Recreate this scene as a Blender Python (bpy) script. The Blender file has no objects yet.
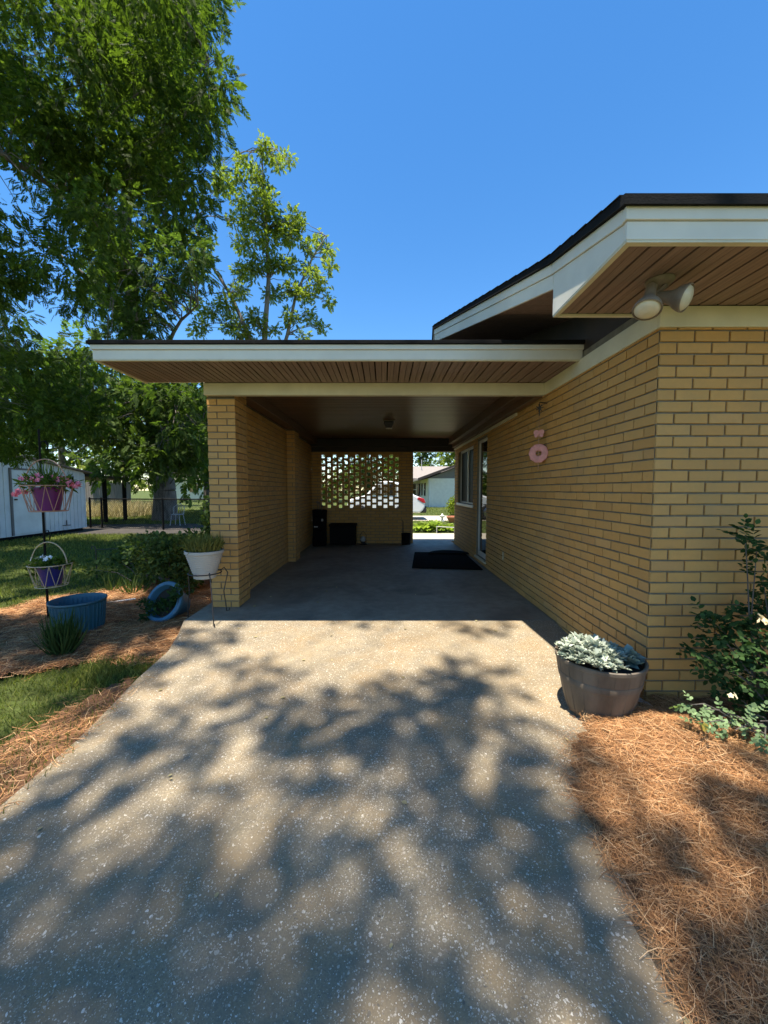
import bpy, math, random
import numpy as np
from mathutils import Vector, Matrix
R = math.radians
random.seed(7); rng = np.random.default_rng(11)
scene = bpy.context.scene
col = scene.collection
FC, CAMH, PITCH = 385.0, 1.24, R(3.34)
SUN = Vector((.148, .17, -1.0))           # direction the light travels

# ------------------------------------------------------------------ helpers
ROOT = {}
def tag(o, label=None, cat=None, group=None, kind=None):
    if label: o['label'] = label
    if cat: o['category'] = cat
    if group: o['group'] = group
    if kind: o['kind'] = kind
    return o
def thing(name, label, cat, loc=(0, 0, 0), group=None):
    o = bpy.data.objects.new(name, None); col.objects.link(o)
    o.location = loc; o.empty_display_size = .1
    ROOT[o.name] = Vector(loc)
    return tag(o, label, cat, group)
def link(name, me, mat, parent=None, loc=None):
    o = bpy.data.objects.new(name, me); col.objects.link(o)
    for m in (mat if isinstance(mat, (list, tuple)) else [mat]): me.materials.append(m)
    if parent is not None:
        o.parent = parent; base = ROOT[parent.name]
    else:
        base = Vector(loc) if loc else Vector((0, 0, 0)); o.location = base
    ROOT[o.name] = base
    if base.length > 0: me.transform(Matrix.Translation(-base))
    return o
class MB:
    def __init__(s): s.v = []; s.f = []; s.mi = []; s.uv = []
    def face(s, pts, mi=0, uv=None):
        n = len(s.v); s.v += [tuple(p) for p in pts]; s.f.append(tuple(range(n, n + len(pts)))); s.mi.append(mi)
        s.uv.append(uv)
    def raw(s, vs, fs, mi=0):
        n = len(s.v); s.v += [tuple(p) for p in vs]
        for f in fs: s.f.append(tuple(i + n for i in f)); s.mi.append(mi); s.uv.append(None)
        return s
    def box(s, a, b, mi=0, M=None):
        x0, y0, z0 = a; x1, y1, z1 = b
        vs = [Vector(p) for p in ((x0,y0,z0),(x1,y0,z0),(x1,y1,z0),(x0,y1,z0),(x0,y0,z1),(x1,y0,z1),(x1,y1,z1),(x0,y1,z1))]
        if M is not None: vs = [M @ p for p in vs]
        return s.raw(vs, [(0,3,2,1),(4,5,6,7),(0,1,5,4),(1,2,6,5),(2,3,7,6),(3,0,4,7)], mi)
    def prism(s, poly, axis, a, b, mi=0):
        n = len(poly)
        def P(p, t):
            if axis == 'x': return (t, p[0], p[1])
            if axis == 'y': return (p[0], t, p[1])
            return (p[0], p[1], t)
        vs = [P(p, a) for p in poly] + [P(p, b) for p in poly]
        fs = [tuple(range(n))[::-1], tuple(range(n, 2*n))] + [(i, (i+1) % n, n+(i+1) % n, n+i) for i in range(n)]
        return s.raw(vs, fs, mi)
    def tube(s, pts, r0, r1=None, k=6, mi=0, closed=False):
        pts = [Vector(p) for p in pts]; n = len(pts); r1 = r0 if r1 is None else r1
        vs = []; prev = None
        for i, p in enumerate(pts):
            if closed: t = pts[(i+1) % n] - pts[i-1]
            else: t = pts[min(i+1, n-1)] - pts[max(i-1, 0)]
            t.normalize()
            if prev is None:
                a = t.orthogonal().normalized()
            else:
                a = (prev - t * prev.dot(t)); a = a.normalized() if a.length > 1e-6 else t.orthogonal().normalized()
            prev = a; b = t.cross(a)
            r = r0 + (r1 - r0) * i / max(1, n-1)
            for j in range(k):
                an = 2*math.pi*j/k
                vs.append(p + (a*math.cos(an) + b*math.sin(an))*r)
        fs = []
        for i in range(n if closed else n-1):
            for j in range(k):
                i2 = (i+1) % n
                fs.append((i*k+j, i*k+(j+1) % k, i2*k+(j+1) % k, i2*k+j))
        if not closed: fs += [tuple(range(k))[::-1], tuple(range((n-1)*k, n*k))]
        return s.raw(vs, fs, mi)
    def lathe(s, prof, k=32, M=None, mi=0, wob=0):
        vs = []; n = len(prof)
        for (r, z) in prof:
            for j in range(k):
                an = 2*math.pi*j/k; rr = r*(1 + (wob if j % 2 else 0))
                p = Vector((rr*math.cos(an), rr*math.sin(an), z))
                vs.append(M @ p if M is not None else p)
        fs = [(i*k+j, i*k+(j+1) % k, (i+1)*k+(j+1) % k, (i+1)*k+j) for i in range(n-1) for j in range(k)]
        if prof[0][0] > 1e-5: fs.append(tuple(range(k))[::-1])
        if prof[-1][0] > 1e-5: fs.append(tuple(range((n-1)*k, n*k)))
        return s.raw(vs, fs, mi)
    def build(s, name, mat, parent=None, loc=None, bevel=0, smooth=False, seg=2):
        me = bpy.data.meshes.new(name); me.from_pydata(s.v, [], s.f)
        if any(s.mi): me.polygons.foreach_set('material_index', s.mi)
        if any(u is not None for u in s.uv):
            l = me.uv_layers.new(name='UVMap').data
            for p, u in zip(me.polygons, s.uv):
                if u is not None:
                    for q, li in enumerate(p.loop_indices): l[li].uv = u[q]
        if smooth: me.polygons.foreach_set('use_smooth', [True]*len(s.f))
        me.validate(); me.update()
        o = link(name, me, mat, parent, loc)
        if smooth:
            md = o.modifiers.new('es', 'EDGE_SPLIT'); md.split_angle = R(40)
        if bevel:
            md = o.modifiers.new('bv', 'BEVEL'); md.width = bevel; md.segments = seg; md.limit_method = 'ANGLE'
        return o
def np_mesh(name, V, Fq, mat, parent=None, loc=None, mi=None, smooth=False):
    """V (n,3) float, Fq (m,k) int"""
    me = bpy.data.meshes.new(name); m, k = Fq.shape
    me.vertices.add(len(V)); me.vertices.foreach_set('co', np.asarray(V, np.float32).ravel())
    me.loops.add(m*k); me.loops.foreach_set('vertex_index', Fq.astype(np.int32).ravel())
    me.polygons.add(m); me.polygons.foreach_set('loop_start', np.arange(m, dtype=np.int32)*k)
    if mi is not None: me.polygons.foreach_set('material_index', np.asarray(mi, np.int32))
    if smooth: me.polygons.foreach_set('use_smooth', np.ones(m, bool))
    me.update(calc_edges=True); me.validate()
    return link(name, me, mat, parent, loc)
def nrm(a): return a / np.maximum(np.linalg.norm(a, axis=-1, keepdims=True), 1e-9)
def scatter(T, P, D, N, S):
    """place template T=(verts,quads) at P, local x along D, local z near N, scale S"""
    tv, tf = T; D = nrm(D); Yv = nrm(np.cross(N, D)); Zv = np.cross(D, Yv)
    S = np.asarray(S).reshape(-1, 1) if np.ndim(S) else np.full((len(P), 1), S)
    V = P[:, None, :] + S[:, :, None]*(tv[None, :, 0, None]*D[:, None, :] + tv[None, :, 1, None]*Yv[:, None, :] + tv[None, :, 2, None]*Zv[:, None, :])
    F = tf[None] + (np.arange(len(P))*len(tv))[:, None, None]
    return V.reshape(-1, 3), F.reshape(-1, 4)
def merge(parts):
    Vs, Fs, n = [], [], 0
    for V, F in parts: Vs.append(V); Fs.append(F+n); n += len(V)
    return np.vstack(Vs), np.vstack(Fs)
OVAL = (np.array([(0,0,0),(.3,.36,.06),(.7,.30,.05),(1,0,-.06),(.7,-.30,.05),(.3,-.36,.06)], float), np.array([(0,3,2,1),(0,5,4,3)]))
LANCE = (np.array([(0,0,0),(.3,.15,.03),(.7,.11,.0),(1,0,-.12),(.7,-.11,.0),(.3,-.15,.03)], float), np.array([(0,3,2,1),(0,5,4,3)]))
def compound(k, ll, lw, spread=55):
    vs, fs = [], []
    for i in range(k):
        t = .25 + .75*i/(k-1); sd = 0 if i == k-1 else (1 if i % 2 else -1)
        a = R(spread)*sd*(1-.35*t); bx = t; ca, sa = math.cos(a), math.sin(a); dz = -.10*t*t
        L = ll*(1 - .25*abs(t-.6)); n = len(vs)
        for (x, y, z) in ((0,0,0),(.4*L,lw/2,-.02),(L,0,-.10),(.4*L,-lw/2,-.02)):
            vs.append((bx+x*ca-y*sa, x*sa+y*ca, dz+z))
        fs.append((n, n+3, n+2, n+1))
    return np.array(vs), np.array(fs)
PECAN = compound(9, .42, .19); SMALL = compound(7, .46, .30)
def blade_t(w, bend):
    return (np.array([(0,w/2,0),(0,-w/2,0),(.55,w*.4,bend*.3),(.55,-w*.4,bend*.3),(1,w*.06,bend),(1,-w*.06,bend)], float), np.array([(0,1,3,2),(2,3,5,4)]))
def needle_t(w, c):
    return (np.array([(0,w/2,0),(0,-w/2,0),(.35,w/2+c*.7,.01),(.35,-w/2+c*.7,.01),(.7,w/2+c*.8,.01),(.7,-w/2+c*.8,.01),(1,w*.2,0),(1,-w*.2,0)], float), np.array([(0,1,3,2),(2,3,5,4),(4,5,7,6)]))
def rball(n):
    v = nrm(rng.normal(size=(n, 3))); return v*(rng.random((n, 1))**(1/2.2))
def at(px, py, Y):
    """point of the view through photo pixel at distance Y along the view"""
    u, v = (px-384)/FC, (512-py)/FC; c, s = math.cos(PITCH), math.sin(PITCH)
    t = Y/(c+v*s); return Vector((u*t, Y, CAMH+(v*c-s)*t))
def inpoly(x, y, poly):
    ins = np.zeros(len(x), bool); n = len(poly)
    for i in range(n):
        x0, y0 = poly[i]; x1, y1 = poly[(i+1) % n]
        c = ((y0 > y) != (y1 > y)) & (x < (x1-x0)*(y-y0)/((y1-y0) or 1e-9)+x0); ins ^= c
    return ins

# ------------------------------------------------------------------ materials
def newmat(name):
    m = bpy.data.materials.new(name); m.use_nodes = True; nt = m.node_tree
    return m, nt, nt.nodes['Principled BSDF']
def ramp(nt, fac, stops):
    n = nt.nodes.new('ShaderNodeValToRGB'); e = n.color_ramp.elements
    while len(e) < len(stops): e.new(.5)
    for k, (p, c) in zip(e, stops): k.position = p; k.color = (*c, 1) if len(c) == 3 else c
    nt.links.new(fac, n.inputs['Fac']); return n.outputs['Color']
def noise(nt, scale, detail=4, coord=None, rough=.55, dist=0):
    n = nt.nodes.new('ShaderNodeTexNoise'); n.inputs['Scale'].default_value = scale
    n.inputs['Detail'].default_value = detail; n.inputs['Roughness'].default_value = rough; n.inputs['Distortion'].default_value = dist
    if coord is not None: nt.links.new(coord, n.inputs['Vector'])
    return n.outputs['Fac']
def objco(nt, scale=None):
    o = nt.nodes.new('ShaderNodeTexCoord').outputs['Object']
    if scale is None: return o
    mp = nt.nodes.new('ShaderNodeMapping'); mp.inputs['Scale'].default_value = scale
    nt.links.new(o, mp.inputs['Vector']); return mp.outputs['Vector']
def mix(nt, fac, a, b, mode='MIX'):
    n = nt.nodes.new('ShaderNodeMix'); n.data_type = 'RGBA'; n.blend_type = mode
    for sock, v in ((n.inputs['Factor'], fac), (n.inputs['A'], a), (n.inputs['B'], b)):
        if hasattr(v, 'links'): nt.links.new(v, sock)
        elif isinstance(v, (int, float)): sock.default_value = v
        else: sock.default_value = (*v, 1)
    return n.outputs['Result']
def math_(nt, op, a, b=0.0, clamp=False):
    n = nt.nodes.new('ShaderNodeMath'); n.operation = op; n.use_clamp = clamp
    for sock, v in ((n.inputs[0], a), (n.inputs[1], b)):
        if hasattr(v, 'links'): nt.links.new(v, sock)
        else: sock.default_value = v
    return n.outputs[0]
def bump(nt, b, h, strength=.4, dist=.01):
    n = nt.nodes.new('ShaderNodeBump'); n.inputs['Strength'].default_value = strength; n.inputs['Distance'].default_value = dist
    nt.links.new(h, n.inputs['Height']); nt.links.new(n.outputs['Normal'], b.inputs['Normal'])
def simple(name, c, rough=.6, var=.25, scale=8, bmp=.15, bs=60, metal=0, spec=.5, stretch=None):
    m, nt, b = newmat(name); co = objco(nt, stretch)
    f = noise(nt, scale, 5, co); lo = tuple(x*(1-var) for x in c); hi = tuple(min(1, x*(1+var*.7)) for x in c)
    nt.links.new(ramp(nt, f, [(.3, lo), (.7, hi)]), b.inputs['Base Color'])
    b.inputs['Roughness'].default_value = rough; b.inputs['Metallic'].default_value = metal; b.inputs['Specular IOR Level'].default_value = spec
    if bmp: bump(nt, b, noise(nt, bs, 4, co), bmp, .004)
    return m
def island(nt): return nt.nodes.new('ShaderNodeNewGeometry').outputs['Random Per Island']
def leafmat(name, c0, c1, trans=.45, rough=.45, tint=(1.5, 1.7, .6)):
    m, nt, b = newmat(name)
    cc = ramp(nt, island(nt), [(0, c0), (.75, c1), (1, tuple(x*1.5 for x in c1))])
    nt.links.new(cc, b.inputs['Base Color']); b.inputs['Roughness'].default_value = rough+.2; b.inputs['Specular IOR Level'].default_value = .08
    tr = nt.nodes.new('ShaderNodeBsdfTranslucent'); nt.links.new(mix(nt, 1.0, cc, tint, 'MULTIPLY'), tr.inputs['Color'])
    mx = nt.nodes.new('ShaderNodeMixShader'); mx.inputs[0].default_value = trans
    nt.links.new(b.outputs[0], mx.inputs[1]); nt.links.new(tr.outputs[0], mx.inputs[2])
    nt.links.new(mx.outputs[0], nt.nodes['Material Output'].inputs['Surface']); return m

def brickmat():
    m, nt, b = newmat('buff_brick'); co = objco(nt); r = island(nt)
    c = ramp(nt, r, [(0, (.54,.282,.074)), (.4, (.61,.328,.088)), (.8, (.65,.36,.102)), (.94, (.62,.355,.12)), (1, (.53,.285,.09))])
    f = noise(nt, 30, 6, co, .7); c = mix(nt, math_(nt, 'MULTIPLY', f, .5), c, (.30,.19,.085))
    f2 = noise(nt, 2.0, 4, co); c = mix(nt, ramp(nt, f2, [(.42, (0,0,0)), (.75, (.45,.45,.45))]), c, (.36,.25,.11))
    nt.links.new(c, b.inputs['Base Color']); b.inputs['Roughness'].default_value = .75
    bump(nt, b, noise(nt, 160, 5, co, .7), .35, .004); return m
def drivemat(pebbly=True):
    m, nt, b = newmat('exposed_aggregate' if pebbly else 'smooth_concrete'); co = objco(nt)
    n1 = noise(nt, 1.3, 6, co, .6); n2 = noise(nt, 9, 6, co, .65); n3 = noise(nt, 140, 4, co, .7)
    c = ramp(nt, n1, [(.3, (.25,.195,.12)), (.55, (.335,.268,.168)), (.75, (.39,.315,.20))] if pebbly else [(.3, (.32,.28,.21)), (.7, (.41,.36,.27))])
    c = mix(nt, ramp(nt, n2, [(.35, (.55,.55,.55)), (.6, (0,0,0))]), c, (.19,.16,.12))
    c = mix(nt, ramp(nt, n3, [(.4, (.5,.5,.5)), (.6, (0,0,0))]), c, (.15,.13,.10))
    if pebbly:
        br = noise(nt, 2.6, 6, co, .65, .8); c = mix(nt, ramp(nt, br, [(.44, (0,0,0)), (.66, (.7,.7,.7))]), c, (.27,.185,.095))
        dk = noise(nt, .75, 5, co, .6, .5); c = mix(nt, ramp(nt, dk, [(.5, (0,0,0)), (.7, (.55,.55,.55))]), c, (.13,.115,.09))
    h = n3
    if pebbly:
        wob = nt.nodes.new('ShaderNodeTexNoise'); wob.inputs['Scale'].default_value = 55; nt.links.new(co, wob.inputs['Vector'])
        va = nt.nodes.new('ShaderNodeVectorMath'); va.operation = 'MULTIPLY_ADD'; va.inputs[1].default_value = (.018,.018,.018)
        nt.links.new(wob.outputs['Color'], va.inputs[0]); nt.links.new(co, va.inputs[2])
        patch = noise(nt, 1.1, 3, co); sep = nt.nodes.new('ShaderNodeSeparateXYZ'); nt.links.new(co, sep.inputs[0])
        for sc, keep, rr in ((62, .52, .38), (108, .80, .42), (200, .90, .45)):
            v = nt.nodes.new('ShaderNodeTexVoronoi'); v.inputs['Scale'].default_value = sc; nt.links.new(va.outputs[0], v.inputs['Vector'])
            sp = nt.nodes.new('ShaderNodeSeparateColor'); nt.links.new(v.outputs['Color'], sp.inputs[0])
            th = math_(nt, 'ADD', math_(nt, 'MULTIPLY', patch, 2.4), keep-1.27)            # share of cells with a stone, patchy
            has = math_(nt, 'LESS_THAN', sp.outputs[0], th)
            rad = math_(nt, 'MULTIPLY', math_(nt, 'ADD', math_(nt, 'MULTIPLY', sp.outputs[1], .8), .2), rr)
            inside = math_(nt, 'MULTIPLY', math_(nt, 'LESS_THAN', v.outputs['Distance'], rad), has)
            pc = ramp(nt, sp.outputs[2], [(0, (.15,.125,.095)), (.4, (.34,.285,.21)), (.75, (.50,.44,.345)), (1, (.68,.63,.54))])
            c = mix(nt, inside, c, pc); h = math_(nt, 'ADD', h, math_(nt, 'MULTIPLY', inside, .8))
    else:
        st = noise(nt, .9, 5, co, .65, 1.2); c = mix(nt, ramp(nt, st, [(.48, (0,0,0)), (.66, (.6,.6,.6))]), c, (.11,.098,.08))
    nt.links.new(c, b.inputs['Base Color']); b.inputs['Roughness'].default_value = .85 if pebbly else .65
    b.inputs['Specular IOR Level'].default_value = .3 if pebbly else .5
    bump(nt, b, h, .5 if pebbly else .15, .006); return m
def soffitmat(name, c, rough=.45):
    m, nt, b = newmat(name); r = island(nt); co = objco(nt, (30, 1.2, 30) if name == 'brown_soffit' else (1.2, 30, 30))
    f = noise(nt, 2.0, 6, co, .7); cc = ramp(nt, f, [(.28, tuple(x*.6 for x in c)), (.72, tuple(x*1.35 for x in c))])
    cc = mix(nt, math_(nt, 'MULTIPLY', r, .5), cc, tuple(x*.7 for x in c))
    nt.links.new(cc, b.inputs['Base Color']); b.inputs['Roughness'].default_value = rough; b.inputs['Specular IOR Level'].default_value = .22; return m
def groundmat():
    m, nt, b = newmat('lawn_soil'); co = objco(nt)
    f = noise(nt, .8, 6, co); g = noise(nt, 25, 6, co, .7)
    c = ramp(nt, f, [(.35, (.075,.10,.025)), (.6, (.105,.14,.035)), (.8, (.15,.15,.06))])
    c = mix(nt, ramp(nt, g, [(.4, (.7,.7,.7)), (.62, (0,0,0))]), c, (.04,.045,.018))
    nt.links.new(c, b.inputs['Base Color']); b.inputs['Roughness'].default_value = .95; b.inputs['Specular IOR Level'].default_value = .1
    bump(nt, b, g, .8, .04); return m
def barkmat(name, a, bcol):
    m, nt, b = newmat(name); co = objco(nt, (1, 1, .18)); f = noise(nt, 14, 8, co, .7)
    nt.links.new(ramp(nt, f, [(.35, a), (.65, bcol)]), b.inputs['Base Color']); b.inputs['Roughness'].default_value = .9
    bump(nt, b, f, .8, .03); return m
def glassmat(name, c=(.012,.014,.015)):
    m, nt, b = newmat(name); b.inputs['Base Color'].default_value = (*c, 1); b.inputs['Roughness'].default_value = .03
    b.inputs['Specular IOR Level'].default_value = .9; return m
def strawmat(name, cs):
    m, nt, b = newmat(name)
    nt.links.new(ramp(nt, island(nt), [(0, cs[0]), (.3, cs[1]), (.75, cs[2]), (1, cs[3])]), b.inputs['Base Color'])
    b.inputs['Roughness'].default_value = .6; b.inputs['Specular IOR Level'].default_value = .3; return m

def wglass():
    m, nt, b = newmat('screened_dark_glass'); b.inputs['Base Color'].default_value = (.008, .008, .008, 1); b.inputs['Roughness'].default_value = .4; b.inputs['Specular IOR Level'].default_value = .03; return m
M = dict(
 wglass=wglass(),
 brick=brickmat(), mortar=simple('mortar', (.20,.175,.13), .9, .25, 12, .3, 150),
 white=simple('cream_trim_paint', (.72,.69,.60), .5, .13, 2.2, .04, 40), frieze=simple('ivory_frieze_paint', (.66,.62,.46), .55, .14, 3, .06, 40),
 alum=simple('white_aluminium', (.72,.72,.68), .35, .05, 5, 0),
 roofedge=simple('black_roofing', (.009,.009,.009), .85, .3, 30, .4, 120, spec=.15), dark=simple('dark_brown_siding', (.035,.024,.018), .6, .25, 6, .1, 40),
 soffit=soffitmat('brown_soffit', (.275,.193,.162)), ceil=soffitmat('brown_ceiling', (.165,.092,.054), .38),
 drive=drivemat(), slab=drivemat(False), walk=simple('pale_concrete_walk', (.45,.40,.31), .85, .15, 5, .3, 120), ground=groundmat(),
 dirt=simple('dark_bare_soil', (.05,.042,.036), .95, .35, 4, .6, 50),
 bark=barkmat('grey_bark', (.05,.042,.035), (.20,.175,.15)), barkp=barkmat('pale_bark', (.13,.11,.09), (.32,.28,.24)),
 pecan=leafmat('pecan_leaf', (.029,.050,.011), (.066,.097,.019), .5), pecan2=leafmat('deep_green_leaf', (.032,.055,.014), (.070,.105,.026), .45),  # pecan2: deep green of the tall pecan and one far tree
 light=leafmat('bright_leaf', (.10,.135,.024), (.19,.225,.045), .5), mid=leafmat('mid_leaf', (.05,.09,.02), (.095,.14,.032), .45),
 rose=leafmat('rose_leaf', (.018,.042,.014), (.045,.085,.026), .25, .35), rosep=leafmat('pale_rose_leaf', (.10,.16,.075), (.20,.28,.14), .25, .4),
 shrub=leafmat('shrub_leaf', (.035,.065,.02), (.085,.125,.04), .3, .4),
 miller=leafmat('silver_leaf', (.24,.28,.22), (.40,.44,.36), .15, .8, (1,1,.9)), succ=leafmat('succulent_leaf', (.20,.27,.23), (.30,.37,.32), .1, .5, (1,1,.9)),
 grass=leafmat('grass_blade', (.065,.088,.022), (.17,.18,.055), .4, .5), lily=leafmat('lily_leaf', (.020,.045,.014), (.05,.085,.03), .25, .35),
 hosta=leafmat('hosta_leaf', (.15,.21,.05), (.28,.34,.10), .35, .4), dry=leafmat('dry_grass', (.32,.26,.13), (.5,.43,.24), .3, .7, (1,1,.8)),
 pink=leafmat('pink_petal', (.62,.10,.16), (.80,.28,.36), .3, .6, (1,.8,.8)), whitep=leafmat('white_petal', (.75,.74,.76), (.85,.85,.85), .3, .6, (1,1,1)),
 cream=leafmat('cream_petal', (.75,.60,.36), (.85,.74,.5), .3, .6, (1,1,.9)), yellow=leafmat('yellow_leaf', (.62,.48,.10), (.65,.5,.12), .3, .5, (1,1,.6)),
 sparse=leafmat('ochre_green_leaf', (.10,.115,.03), (.19,.18,.055), .3, .5),
 straww=strawmat('pale_pine_straw', [(.09,.038,.016), (.36,.165,.062), (.57,.30,.128), (.72,.49,.27)]), straw=strawmat('pine_straw', [(.08,.034,.014), (.34,.150,.055), (.54,.275,.110), (.70,.46,.24)]), strawbase=simple('straw_litter', (.15,.072,.032), .95, .4, 25, .8, 70),  # straww: slightly paler straw colours for the right bed
 barrel=simple('weathered_barrel_plastic', (.135,.107,.078), .65, .45, 9, .25, 40, stretch=(1,1,.3)), soil=simple('potting_soil', (.03,.022,.016), .95, .3, 40, .8, 120),
 blue=simple('blue_plastic', (.020,.10,.15), .45, .15, 5, .05, 40), teal=simple('worn_blue_plastic', (.05,.15,.235), .5, .2, 4, .05, 40),
 wpot=simple('off_white_plastic', (.44,.425,.40), .55, .12, 6, .08, 60), iron=simple('dark_iron', (.022,.02,.02), .5, .3, 30, .1, 100),
 cane=simple('cane_wire', (.50,.40,.26), .6, .2, 20, .1, 60), copper=simple('rust_wire', (.42,.24,.17), .6, .2, 20, .1, 60),
 purple=simple('purple_glaze', (.13,.012,.13), .4, .15, 6, 0), indigo=simple('indigo_glaze', (.022,.022,.17), .4, .15, 6, 0),
 shedm=simple('pale_blue_metal', (.60,.65,.68), .55, .10, 3, .06, 20), shedd=simple('white_door_metal', (.62,.68,.71), .5, .14, 2.5, .25, 6), shedr=simple('rusty_brown_roof', (.20,.15,.12), .8, .3, 4, .2, 30),
 wood=simple('grey_weathered_wood', (.24,.22,.20), .9, .25, 3, .4, 30, stretch=(6,6,.5)), black=simple('black_paint', (.007,.007,.007), .7, .3, 8, .1, 50, spec=.12),
 mat=simple('black_rubber', (.006,.006,.006), .95, .3, 30, .5, 300, spec=.05), glass=glassmat('dark_glass'), grey=simple('grey_pvc', (.40,.40,.40), .5, .1, 8, 0),
 lens=simple('frosted_lens', (.62,.58,.46), .25, .08, 15, .1, 120), bronze=simple('bronze_metal', (.20,.165,.13), .5, .25, 15, .1, 80),
 ring=simple('pink_resin', (.62,.27,.25), .5, .2, 30, .5, 90), outlet=simple('almond_plastic', (.40,.33,.20), .5, .05, 10, 0),
 carw=simple('white_car_paint', (.78,.79,.80), .2, .02, 2, 0), red=simple('red_lens', (.45,.02,.03), .2, .1, 20, 0), tyre=simple('tyre_rubber', (.018,.018,.02), .8, .2, 30, .2, 90),
 chrome=simple('alloy', (.5,.5,.52), .3, .1, 20, 0, metal=1), wbrick=simple('white_painted_brick', (.72,.70,.63), .8, .08, 5, .3, 14), nroof=simple('taupe_shingle', (.25,.22,.195), .9, .15, 9, .5, 30),
 ngable=simple('grey_siding', (.16,.155,.155), .7, .1, 5, .1, 20), terra=simple('terracotta', (.48,.19,.10), .8, .15, 12, .1, 50), bagm=simple('dark_canvas', (.008,.007,.008), .9, .3, 20, .3, 120, spec=.1),
)

# ------------------------------------------------------------------ terrain levels
def dz(y):
    y = np.asarray(y, float)
    return np.where(y >= 3.6, 0.0, np.where(y > 2.3, -.10*(3.6-y)/1.3, -.10-.05*(2.3-np.maximum(y, -9))))
def gz(x, y):
    x = np.asarray(x, float); y = np.asarray(y, float)
    near = dz(y) - .022
    a = np.where(y < 2.3, near, np.where(y < 3.2, -.122+.002*(y-2.3)/.9, -.12))
    t = np.clip((x+2.6)/.6, 0, 1)*np.clip((y-9)/.5, 0, 1)
    a = a*(1-t) + (-.05)*t
    in_c = ((x > -1.6) & (x < 1.7) & (y > 2.3) & (y < 3.75)) | ((x > -1.72) & (x < 1.7) & (y >= 3.75) & (y < 11.2)) | ((x > -1.5) & (x < .8) & (y <= 2.35))
    return np.where(in_c, a-.12, a)

xs = np.unique(np.concatenate([np.linspace(-12, 12, 161), np.array([-400,-200,-100,-60,-40,-30,-24,-18,-15,15,18,24,30,40,60,100,200,400.])]))
ys = np.unique(np.concatenate([np.linspace(-4, 20, 161), np.array([-60,-30,-15,-8,24,28,33,40,50,65,90,130,200,320,500.])]))
GX, GY = np.meshgrid(xs, ys); GZ = gz(GX, GY)
nx = len(xs); ii, jj = np.meshgrid(np.arange(len(ys)-1), np.arange(nx-1), indexing='ij'); q = (ii*nx+jj).ravel()
tag(np_mesh('ground', np.stack([GX.ravel(), GY.ravel(), GZ.ravel()], 1), np.stack([q, q+1, q+nx+1, q+nx], 1), M['ground'], smooth=True), kind='structure')

def strip(left, right, ylist, name, mat, thick=.10):
    """slab between two edge functions of y, top following dz"""
    mb = MB(); n = len(ylist); top = []
    for y in ylist:
        xl, xr = left(y), right(y)
        for k in range(9):
            x = xl+(xr-xl)*k/8; top.append((x, y, float(dz(y))))
    bot = [(x, y, z-thick) for x, y, z in top]; fs = []
    N = len(top)
    for i in range(n-1):
        for k in range(8):
            a = i*9+k; fs.append((a, a+1, a+10, a+9))
        fs.append((i*9, i*9+9, N+i*9+9, N+i*9)); fs.append((i*9+8, N+i*9+8, N+i*9+17, i*9+17))
    for k in range(8):
        fs.append((k, N+k, N+k+1, k+1)); a = (n-1)*9+k; fs.append((a, a+1, N+a+1, N+a))
    mb.raw(top+bot, fs); return tag(mb.build(name, mat), kind='structure')
def interp(tab):
    a = np.array(tab); return lambda y: float(np.interp(y, a[:, 0], a[:, 1]))
DL = interp([(-9, -1.66), (1.2, -1.68), (2.0, -1.66), (2.6, -1.72), (3.0, -1.72), (3.3, -1.80), (3.592, -1.90)])
DR = interp([(-9, .90), (1.0, .90), (1.5, .90), (1.8, .96), (2.05, 1.12), (2.28, 1.45), (2.32, 1.615), (3.592, 1.615)])
strip(DL, DR, [-9, -6, -3, -1, 0, .5, 1, 1.3, 1.6, 1.8, 1.95, 2.05, 2.15, 2.28, 2.32, 2.6, 3, 3.3, 3.592], 'driveway', M['drive'])
mb = MB(); mb.box((-1.90, 3.600, -.10), (1.615, 9.35, 0)); tag(mb.build('carport_floor', M['slab'], bevel=.006), kind='structure')
mb = MB(); mb.box((-2.6, 9.358, -.10), (4.5, 10.95, -.006)); tag(mb.build('walkway', M['walk'], bevel=.01), kind='structure')
mb = MB(); mb.box((-4.5, 15.9, -.14), (14, 18.9, -.045)); tag(mb.build('neighbouring_driveway', M['walk']), kind='structure')
# bare earth under the fence line
mb = MB(); pts = [(-12.5, 12.2), (-9.2, 11.5), (-6.5, 11.6), (-4, 11.8), (-4, 14.2), (-7.5, 15.2), (-12.5, 14.8)]
mb.face([(x, y, -.114) for x, y in pts]); tag(mb.build('bare_earth', M['dirt']), kind='structure')

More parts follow.
